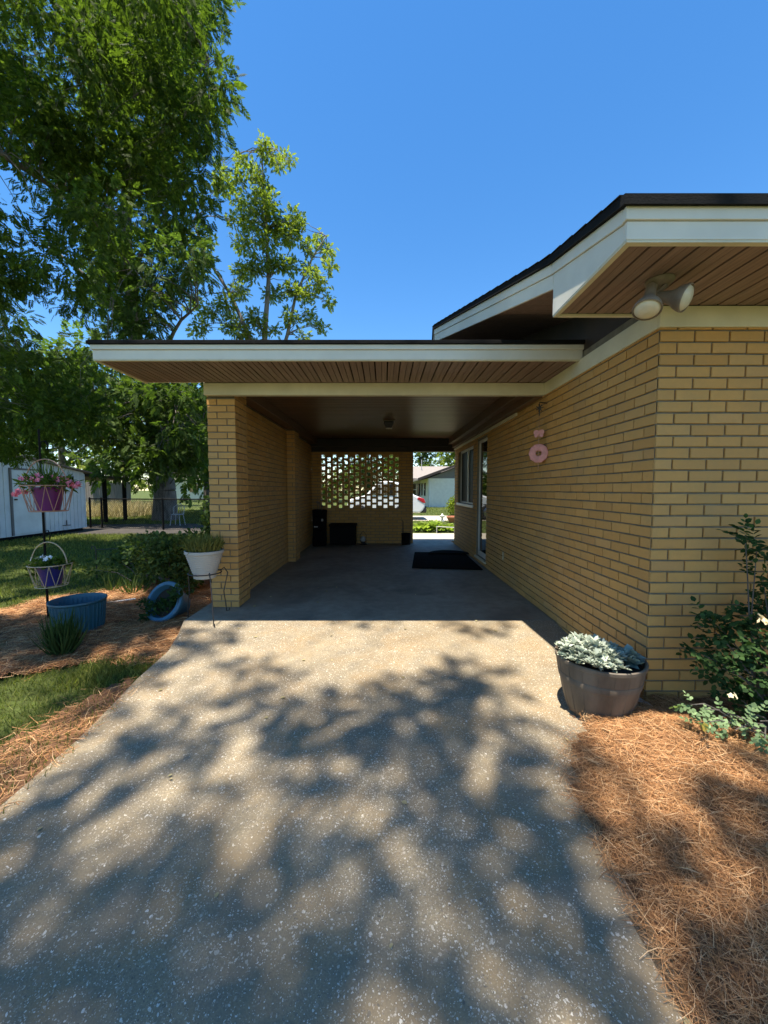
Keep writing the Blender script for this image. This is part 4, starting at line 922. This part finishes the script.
for a_, b_ in (((10.24, .0), (10.285, 1.82)), ((11.185, .0), (11.23, 1.82)), ((10.285, 1.775), (11.185, 1.82))): mb.box((SX+.001, a_[0], a_[1]), (SX+.04, b_[0], b_[1]))
mb.build('frame', M['ngable'], dd)
mb = MB(); mb.box((SX+.031, 10.33, .95), (SX+.06, 10.40, .99)); mb.build('handle', M['iron'], dd)
mb = MB(); mb.box((SX+.001, 11.75, 1.32), (SX+.03, 12.35, 1.66)); mb.build('window', M['glass'], sd)
# dark, worn, no longer legible lettering over the door
mb = MB()
for i, (y, w, h_) in enumerate(((10.42, .02, .07), (10.48, .05, .025), (10.66, .02, .06), (10.74, .02, .06), (10.79, .05, .05), (10.88, .07, .05))): mb.box((SX+.001, y, 1.885+.004*i), (SX+.008, y+w, 1.885+h_))
mb.build('lettering', M['black'], sd)
mb = MB(); mb.tube([(SX+.03, 12.0, .28), (SX+.03, 12.0, .12)], .012); mb.tube([(SX+.03, 11.85, .13), (SX+.03, 12.15, .12)], .012); mb.build('latch', M['iron'], sd)
lt = thing('lean_to', 'open lean-to with dark posts and a low roof beside the blue shed', 'lean-to', (-11.5, 15, -.12))
mb = MB(); mb.raw([(-14.5, 12.95, 1.78), (-11.2, 12.95, 1.78), (-11.2, 17.3, 1.64), (-14.5, 17.3, 1.64), (-14.5, 12.95, 1.90), (-11.2, 12.95, 1.90), (-11.2, 17.3, 1.74), (-14.5, 17.3, 1.74)], [(0,3,2,1),(4,5,6,7),(0,1,5,4),(1,2,6,5),(2,3,7,6),(3,0,4,7)]); mb.build('roof', M['dark'], lt)
for x, y in ((-11.45, 15.8), (-11.45, 17.0), (-14.2, 15.8), (-14.2, 17.0)):
    mb = MB(); mb.box((x-.06, y-.06, -.14), (x+.06, y+.06, 1.66)); mb.build('post', M['black'], lt, bevel=.01)
fn = thing('chain_link_fence', 'black chain link fence running from the shed towards the brick pier', 'fence', (-8, 12.95, -.12))
fence_p = [(-10.4, 13.6), (-7.42, 12.9), (-4.6, 12.9), (-2.2, 12.9)]
mb = MB()
for a_, b_ in zip(fence_p, fence_p[1:]): mb.tube([(*a_, .915), (*b_, .915)], .02); 
mb.build('top_rail', M['black'], fn)
for p in fence_p+[(-9.9, 13.48)]:
    mb = MB(); mb.lathe([(.032, -.16), (.032, .95), (0, .975)], 10, Matrix.Translation((*p, 0))); mb.build('post', M['black'], fn)
mb = MB()
for a_, b_ in zip(fence_p, fence_p[1:]):
    a_, b_ = Vector((*a_, 0)), Vector((*b_, 0)); L = (b_-a_).length; d = (b_-a_)/L; H_ = 1.0; s = -1.0
    while s < L:
        for sg in (1, -1):
            u0, u1 = s, s+H_; w0, w1 = max(0, u0), min(L, u1)
            if w1 > w0:
                f0, f1 = (w0-u0)/H_, (w1-u0)/H_
                if sg < 0: f0, f1 = 1-f0, 1-f1
                mb.tube([a_+d*w0+Vector((0, 0, -.10+f0*H_)), a_+d*w1+Vector((0, 0, -.10+f1*H_))], .0022, k=3)
        s += .085
mb.build('mesh', M['black'], fn)
wf = thing('wooden_fence', 'grey weathered board fence behind the lean-to', 'fence', (-18, 24, -.12))
mb = MB(); x = -22.0
while x < -15.8: hh = random.uniform(1.62, 1.74); mb.box((x, 24, -.14), (x+.135, 24.025, hh)); x += .145
mb.build('board', M['wood'], wf); mb = MB(); mb.box((-22, 24.026, .3), (-15.8, 24.08, .4)); mb.box((-22, 24.026, 1.3), (-15.8, 24.08, 1.4)); mb.build('rail', M['wood'], wf)
n = 5200; P = np.stack([rng.uniform(-17.5, -12.2, n), rng.uniform(18.6, 22.5, n), np.full(n, -.12)], 1); D = rng.normal(0, .28, (n, 3))+np.array([0, 0, 1])
o = leaves('dry_grass', blade_t(.03, .3), P, D, rng.normal(0, 1, (n, 3))+np.array([0, 0, .2]), .45+.45*rng.random(n), M['dry'], loc=(-15, 20.5, -.12)); tag(o, 'tall straw coloured dry grass beyond the fence', 'grass', kind='stuff')
ws = thing('wire_chair', 'small white wire chair beside the thick pecan trunk behind the fence', 'chair', (-7.85, 14.6, -.12))
mb = MB(); cx, cy = -7.85, 14.6; mb.tube([(cx+.2*math.cos(a*.3927), cy+.2*math.sin(a*.3927), .30) for a in range(16)], .014, closed=True)
for a in range(5): mb.tube([(cx-.18+.09*a, cy-.15, .30), (cx-.18+.09*a, cy+.15, .30)], .008)
mb.build('seat', M['grey'], ws)
mb = MB(); mb.tube([(cx-.19, cy+.08, .30), (cx-.20, cy+.14, .58), (cx, cy+.18, .72), (cx+.20, cy+.14, .58), (cx+.19, cy+.08, .30)], .014)
for a in (-.1, 0, .1): mb.tube([(cx+a, cy+.16, .30), (cx+a*.5, cy+.18, .70)], .008)
mb.build('backrest', M['grey'], ws)
for sx in (-1, 1):
    for sy in (-1, 1): mb = MB(); mb.tube([(cx+sx*.14, cy+sy*.14, .30), (cx+sx*.19, cy+sy*.19, -.12)], .014); mb.build('leg', M['grey'], ws)
wh = thing('white_house', 'white building far across the garden between the tree trunks', 'house', (-24, 50, -.1))
mb = MB(); mb.box((-30, 50, -.15), (-20.5, 56, 2.5)); mb.build('wall', M['wbrick'], wh)
mb = MB(); mb.prism([(49.5, 2.5), (56.5, 2.5), (53, 4.4)], 'x', -30.5, -20); mb.build('roof', M['nroof'], wh)
for x in (-28.5, -25.2, -22.4): mb = MB(); mb.box((x, 49.96, .9), (x+1.1, 49.998, 2.0)); mb.build('window', M['glass'], wh)

# ------------------------------------------------------------------ beyond the carport
nh = thing('neighbour_house', 'neighbouring white painted brick house with taupe shingle roof beyond the opening', 'house', (6, 28, -.1))
mb = MB(); mb.box((3.2, 28, -.15), (10.0, 33.9, 2.05)); mb.box((2.0, 34, -.15), (9.8, 41, 2.2)); mb.build('wall', M['wbrick'], nh)
mb = MB(); mb.prism([(3.2, 2.055), (10.0, 2.055), (6.6, 3.35)], 'y', 28.05, 33.9); mb.build('gable', M['ngable'], nh)
mb = MB()
for s in (-1, 1):
    e = 2.45 if s < 0 else 10.75; zz = 1.90
    mb.prism([(e, zz), (6.6, 3.45), (6.6, 3.58), (e, zz+.13)], 'y', 27.35, 35.2)
mb.prism([(33.3, 2.10), (37.5, 3.35), (41.7, 2.10), (41.7, 2.22), (37.5, 3.48), (33.3, 2.22)], 'x', 1.5, 10.4)
mb.build('roof', M['nroof'], nh)
mb = MB(); mb.prism([(2.40, 1.86), (6.6, 3.42), (6.6, 3.60), (2.40, 2.05)], 'y', 27.30, 27.345); mb.prism([(10.8, 1.86), (6.6, 3.42), (6.6, 3.60), (10.8, 2.05)], 'y', 27.30, 27.345); mb.build('bargeboard', M['dark'], nh)
for (x, y, w) in ((3.17, 29.6, 1.0), (3.17, 31.8, 1.0)):
    mb = MB(); mb.box((x-.01, y, .75), (x+.028, y+w, 1.75)); wd = mb.build('window', M['glass'], nh)
for x in (2.4, 4.2):
    mb = MB(); mb.box((x, 33.96, .7), (x+1.0, 33.998, 1.75)); wd = mb.build('window', M['glass'], nh); mb = MB(); mb.box((x+.47, 33.94, .7), (x+.53, 33.958, 1.75)); mb.box((x, 33.94, 1.2), (x+.468, 33.958, 1.25)); mb.build('frame', M['alum'], wd)
mb = MB(); mb.tube([(3.3, 27.95, -.05), (3.3, 27.95, 1.9)], .04); mb.build('downspout', M['alum'], nh)
mb = MB(); mb.tube([(3.5, 36, 2.9), (3.5, 36, 4.0)], .04); mb.build('vent_pipe', M['grey'], nh)
# parked white car, tail to the right
CXr, CY = 1.74, 17.0
car = thing('parked_car', 'white car parked on the neighbouring drive with its tail lamp showing in the far opening', 'car', (.1, CY, -.045))
def cx_(s): return CXr-(s if s < 1.6 else 1.6+(s-1.6)*.58)
prof = [(0.10, .38), (.02, .55), (.04, .78), (.12, .92), (.46, 1.05), (.80, 1.36), (1.15, 1.58), (1.6, 1.66), (2.3, 1.60), (3.05, 1.12), (3.3, 1.02), (4.25, .90), (4.5, .70), (4.52, .42), (4.4, .30), (.25, .30)]
mb = MB(); mb.prism([(cx_(s), z-.045) for s, z in prof], 'y', CY-.88, CY+.88); mb.build('body', M['carw'], car, bevel=.09, seg=4)
for sy in (-1, 1):
    y = CY+sy*.882; y2 = y+sy*.012
    for pl_ in ([(.62, 1.05), (.95, 1.36), (1.15, 1.48), (1.15, 1.05)], [(1.22, 1.05), (1.22, 1.52), (2.02, 1.50), (2.02, 1.05)], [(2.09, 1.05), (2.09, 1.50), (2.38, 1.46), (2.85, 1.08)]):
        mb = MB(); mb.prism([(cx_(s), z-.045) for s, z in pl_], 'y', min(y, y2), max(y, y2)); mb.build('window', M['glass'], car)
    for s in (.95, 3.65):
        mb = MB(); Mx = Matrix.Translation((cx_(s), CY+sy*.80, .29)) @ Matrix.Rotation(R(90), 4, 'X'); mb.lathe([(0, -.11), (.30, -.11), (.335, -.08), (.335, .08), (.30, .11), (0, .11)], 28, Mx); w_ = mb.build('wheel', M['tyre'], car, smooth=True)
        mb = MB(); mb.lathe([(0, -.125), (.06, -.125), (.20, -.118), (.21, -.112), (.21, .112), (.20, .118), (0, .125)], 20, Mx); mb.build('rim', M['chrome'], w_, smooth=True)
    mb = MB(); mb.prism([(cx_(-.01), .68), (cx_(.06), .85), (cx_(.30), .93), (cx_(.36), .84), (cx_(.12), .68)], 'y', min(CY+sy*.60, CY+sy*.895), max(CY+sy*.60, CY+sy*.895)); mb.build('tail_lamp', M['red'], car, bevel=.02)
mb = MB(); mb.box((cx_(.35), CY-.86, .26), (cx_(-.05), CY+.86, .50)); mb.build('bumper', M['tyre'], car, bevel=.05)
mb = MB(); mb.prism([(cx_(.50), 1.03), (cx_(1.08), 1.50), (cx_(1.07), 1.52), (cx_(.49), 1.05)], 'y', CY-.68, CY+.68); mb.build('rear_window', M['glass'], car)
# plants and ornaments of that yard
for lab, c, s in (('leafy hosta at the left of the row beyond the paved walk', (1.15, 11.75, -.05), .9), ('leafy hosta in the middle of the row, behind the little stand', (1.55, 11.7, -.05), 1.0), ('smaller hosta at the right end of the row by the wall edge', (1.95, 11.6, -.05), .8)):
    n = 60; a = rng.random(n)*6.28; el = rng.random(n)*1.1+.2; D = np.stack([np.cos(a)*np.cos(el), np.sin(a)*np.cos(el), np.sin(el)], 1); P = np.array(c)+D*np.array([.12, .12, .10])*s
    o = leaves('hosta', (OVAL[0]*np.array([1, 1, 2.4]), OVAL[1]), P, D, np.stack([-np.cos(a)*.5, -np.sin(a)*.5, np.ones(n)], 1), .30*s*(.7+.4*rng.random(n)), M['hosta'], loc=c); tag(o, lab, 'hosta', 'hostas beyond the walkway')
b = (3.55, 18.9, -.05)
t = thing('round_bush', 'rounded clipped green bush beyond the drive at the right edge of the far opening', 'bush', b); mk('foliage', foliage_ball(1500, (3.55, 18.9, .42), (.48, .48, .5), OVAL, .09), M['light'], t)
mb = MB(); mb.tube([b, (3.55, 18.9, .4)], .03, .015); mb.build('stem', M['bark'], t)
gl = thing('garden_lantern', 'small white garden ornament on the grass in front of the neighbour', 'ornament', (2.35, 15.5, -.05))
mb = MB(); mb.lathe([(.10, 0), (.10, .03), (.04, .06), (.035, .16), (.11, .20), (.12, .23), (.05, .25), (.035, .30), (0, .33)], 20, Matrix.Translation((2.35, 15.5, -.05))); mb.build('body', M['alum'], gl, smooth=True)
tc = thing('terracotta_pot', 'orange terracotta bowl on the grass at the right of the far opening', 'pot', (2.72, 15.0, -.05))
mb = MB(); mb.lathe([(0, 0), (.16, 0), (.24, .14), (.26, .19), (.28, .20), (.28, .25), (.25, .25), (.23, .18), (0, .17)], 24, Matrix.Translation((2.72, 15.0, -.05))); mb.build('bowl', M['terra'], tc, smooth=True)
sm = MB()
for (x, y) in ((1.50, 10.9), (1.95, 10.6)): sm.tube([(x, y, -.01), (x, y, .19)], .012)
sm.tube([(1.50, 10.9, .19), (1.95, 10.6, .19)], .012); tag(sm.build('boot_rail', M['grey'], loc=(1.7, 10.75, 0)), 'low grey metal rail standing on the pale walk in front of the hostas', 'rail')

# ------------------------------------------------------------------ pine straw and grass
def bed(name, label, poly, hfun, n, L, w, sm='straw'):
    xs_ = [p[0] for p in poly]; ys_ = [p[1] for p in poly]
    nxb = int((max(xs_)-min(xs_))/.06)+2; nyb = int((max(ys_)-min(ys_))/.06)+2
    gx = np.linspace(min(xs_), max(xs_), nxb); gy = np.linspace(min(ys_), max(ys_), nyb); X_, Y_ = np.meshgrid(gx, gy)
    Zb = hfun(X_.ravel(), Y_.ravel()); V = np.stack([X_.ravel(), Y_.ravel(), Zb], 1)
    qi, qj = np.meshgrid(np.arange(nyb-1), np.arange(nxb-1), indexing='ij'); q = (qi*nxb+qj).ravel(); F = np.stack([q, q+1, q+nxb+1, q+nxb], 1)
    cen = V[F].mean(1); F = F[inpoly(cen[:, 0], cen[:, 1], poly)]
    P = np.stack([rng.uniform(min(xs_), max(xs_), n*3), rng.uniform(min(ys_), max(ys_), n*3)], 1)
    jit = P+rng.normal(0, .05, P.shape); P = P[inpoly(jit[:, 0], jit[:, 1], poly)][:n]; m = len(P)
    z = np.maximum(hfun(P[:, 0], P[:, 1]), dz(P[:, 1])*0-9)+.002+.022*rng.random(m)**2
    a = rng.random(m)*6.28; D = np.stack([np.cos(a), np.sin(a), rng.normal(.03, .13, m)], 1); N = rng.normal(0, .45, (m, 3))+np.array([0, 0, 1])
    Ls = L*(.5+.7*rng.random(m)); D = nrm(D); P3 = np.stack([P[:, 0], P[:, 1], z], 1)-D*Ls[:, None]*.5
    sets = []
    for k_, cv_ in enumerate((.0, .06, -.05, .12)):
        s_ = slice(k_, m, 4); sets.append(scatter(needle_t(w/L, cv_), P3[s_], D[s_], N[s_], Ls[s_]))
    Vn, Fn = merge(sets)
    me = np.vstack([V, Vn]); fa_ = np.vstack([F, Fn+len(V)]); mi = np.concatenate([np.ones(len(F), int), np.zeros(len(Fn), int)])
    c = (float(np.mean(xs_)), float(np.mean(ys_)), float(np.mean(Zb)))
    return tag(np_mesh(name, me, fa_, [M[sm], M['strawbase']], loc=c, mi=mi), label, 'pine straw', kind='stuff')
def lump(x, y): return .014*np.sin(x*7.3+1.3*y)+.012*np.sin(y*9.1+2*x)+.008*np.sin(x*17+y*13)
def hR(x, y):
    edge = np.clip((x-.86)/.35, 0, 1); return dz(y)-.012+edge*.075*np.clip((2.6-y)/.2, 0, 1)+edge*lump(x, y)+.012
polyR = [(.80, .3), (.80, .95), (.84, 1.3), (.83, 1.55), (.90, 1.75), (1.02, 1.95), (1.16, 2.08), (1.40, 2.17), (1.60, 2.26), (1.66, 2.30), (4.2, 2.30), (4.2, .3)]
bed('pine_straw', 'sunlit orange brown pine straw covering the bed at right under the roses', polyR, hR, 130000, .09, .0013, 'straww')
def hL(x, y): return gz(x, y)*0-.105+lump(x, y)*.9+.01-.03*np.clip((2.9-y)/1.0, 0, 1)
polyL = [(-6.0, 2.6), (-4.9, 3.9), (-4.27, 4.21), (-4.05, 4.75), (-3.5, 5.2), (-3.1, 6.0), (-1.90, 6.0), (-1.90, 3.97), (-1.74, 3.5), (-1.70, 3.0), (-1.82, 2.88), (-2.27, 2.98), (-2.75, 2.66), (-3.6, 2.0), (-6, 1.4)]
bed('pine_straw', 'shaded brown pine straw covering the left bed under the tubs', polyL, hL, 70000, .12, .0026)
polyE = [(-1.98, .9), (-1.80, 1.2), (-1.66, 1.55), (-1.62, 2.0), (-1.66, 2.5), (-1.78, 2.62), (-1.95, 2.3), (-2.05, 1.9), (-2.15, 1.3)]
bed('pine_straw', 'thin strewn pine straw between the near grass and the driveway edge at left', polyE, lambda x, y: dz(y)-.006+.004*np.sin(x*30), 1500, .11, .0022)

def grass(n, reg, hmin, hmax, w, avoid=(), keep=None):
    x0, x1, y0, y1 = reg; P = np.stack([rng.uniform(x0, x1, n), rng.uniform(y0, y1, n)], 1)
    ok = (np.abs(P[:, 0]) < P[:, 1]*1.12+.4)
    for poly in avoid: ok &= ~inpoly(P[:, 0]+rng.normal(0, .05, n), P[:, 1]+rng.normal(0, .05, n), poly)
    if keep is not None: ok &= inpoly(P[:, 0]+rng.normal(0, .06, n), P[:, 1]+rng.normal(0, .06, n), keep)
    pn = np.sin(P[:, 0]*2.1+np.sin(P[:, 1]*1.7)*1.5)*np.sin(P[:, 1]*1.9+P[:, 0]*.7); ok &= rng.random(n) < .72+.35*pn
    P = P[ok]; m = len(P); z = gz(P[:, 0], P[:, 1]); D = rng.normal(0, .42, (m, 3)); D[:, 2] = 1
    return scatter(blade_t(w, .32), np.stack([P[:, 0], P[:, 1], z-.004], 1), D, rng.normal(0, 1, (m, 3))+np.array([0, 0, .1]), hmin+(hmax-hmin)*rng.random(m)**1.5)
dirtp = [(-12.5, 12.1), (-9.2, 11.6), (-6.5, 11.7), (-4, 11.9), (-4, 14.2), (-7.5, 15.2), (-12.5, 14.8)]
shedp = [(-14, 8.3), (SX, 8.3), (SX, 12.9), (-14, 12.9)]
V = [grass(30000, (-3.4, -1.72, 1.0, 2.95), .018, .055, .10, avoid=[polyL, [(p[0], p[1]) for p in polyE]], keep=[(-3.6, .8), (-1.95, .9), (-1.85, 1.5), (-1.88, 2.2), (-1.72, 2.75), (-1.75, 3.0), (-2.3, 3.05), (-2.8, 2.75), (-3.7, 2.1)]),
     grass(9000, (-2.2, -1.6, 1.0, 2.7), .02, .06, .09, keep=[(p[0], p[1]) for p in polyE]), grass(9000, (-2.3, -1.68, 2.5, 3.0), .03, .08, .09, keep=[(-2.3, 2.6), (-1.75, 2.55), (-1.62, 2.75), (-1.66, 2.92), (-2.2, 3.05)]),
     grass(90000, (-9, -1.9, 3.2, 7.5), .03, .075, .11, avoid=[polyL]), grass(90000, (-13, -1.9, 7.5, 13), .03, .08, .16, avoid=[dirtp, shedp]),
     grass(50000, (-20, -2.5, 13, 26), .04, .10, .3, avoid=[dirtp]), grass(16000, (-6, 5, 11.0, 15.8), .03, .08, .2), grass(14000, (-6, 9, 19, 28), .04, .1, .3)]
V = merge(V); tag(mk('lawn_grass', V, M['grass'], loc=(-5, 8, -.12)), 'short mown lawn grass of the yard', 'grass', kind='stuff')

# fallen leaves and twigs on the driveway
n = 46; P = np.stack([rng.uniform(-1.5, 1.0, n), rng.uniform(.9, 5.5, n)], 1); P3 = np.stack([P[:, 0], P[:, 1], dz(P[:, 1])+.005], 1); a = rng.random(n)*6.28
o = leaves('leaf_litter', OVAL, P3, np.stack([np.cos(a), np.sin(a), rng.random(n)*.3], 1), rng.normal(0, .2, (n, 3))+np.array([0, 0, 1]), .014+.022*rng.random(n), M['dry'], loc=(0, 2.5, -.05)); tag(o, 'small dry leaves scattered on the driveway', 'leaf litter', kind='stuff')

# ------------------------------------------------------------------ light, sky, camera
w = bpy.data.worlds.new('World'); scene.world = w; w.use_nodes = True; nt = w.node_tree
sky = nt.nodes.new('ShaderNodeTexSky'); sky.sky_type = 'NISHITA'; sky.sun_disc = False
sv = -SUN.normalized(); elev = math.asin(sv.z)
sky.sun_elevation = elev; sky.sun_rotation = math.atan2(sv.x, sv.y); sky.air_density = 1.0; sky.dust_density = .1; sky.ozone_density = 2.0
bgd = nt.nodes['Background']; hs = nt.nodes.new('ShaderNodeHueSaturation'); hs.inputs['Saturation'].default_value = 1.3; nt.links.new(sky.outputs[0], hs.inputs['Color']); nt.links.new(hs.outputs[0], bgd.inputs['Color']); bgd.inputs['Strength'].default_value = .105
sun = bpy.data.lights.new('sun', 'SUN'); sun.energy = 4.7; sun.angle = R(.55); sun.color = (1, .92, .78)
so_ = bpy.data.objects.new('sun', sun); col.objects.link(so_); so_.rotation_euler = SUN.to_track_quat('-Z', 'Y').to_euler(); so_.location = (-3, -3, 30)
cam = bpy.data.cameras.new('camera'); cam.sensor_fit = 'VERTICAL'; cam.sensor_height = 36; cam.lens = FC/1024*36; cam.clip_end = 2000; cam.clip_start = .05
co_ = bpy.data.objects.new('camera', cam); col.objects.link(co_); co_.location = (0, 0, CAMH); co_.rotation_euler = (R(90)-PITCH, 0, 0); scene.camera = co_
vs_ = scene.view_settings; vs_.view_transform = 'Standard'; vs_.look = 'None'; vs_.gamma = 1; vs_.exposure = 1.28
cy = scene.cycles; cy.max_bounces = 10; cy.diffuse_bounces = 4; cy.glossy_bounces = 4; cy.transmission_bounces = 6; cy.transparent_max_bounces = 8
cy.use_denoising = True; cy.denoiser = 'OPENIMAGEDENOISE'; cy.caustics_reflective = False; cy.caustics_refractive = False; cy.sample_clamp_indirect = 6
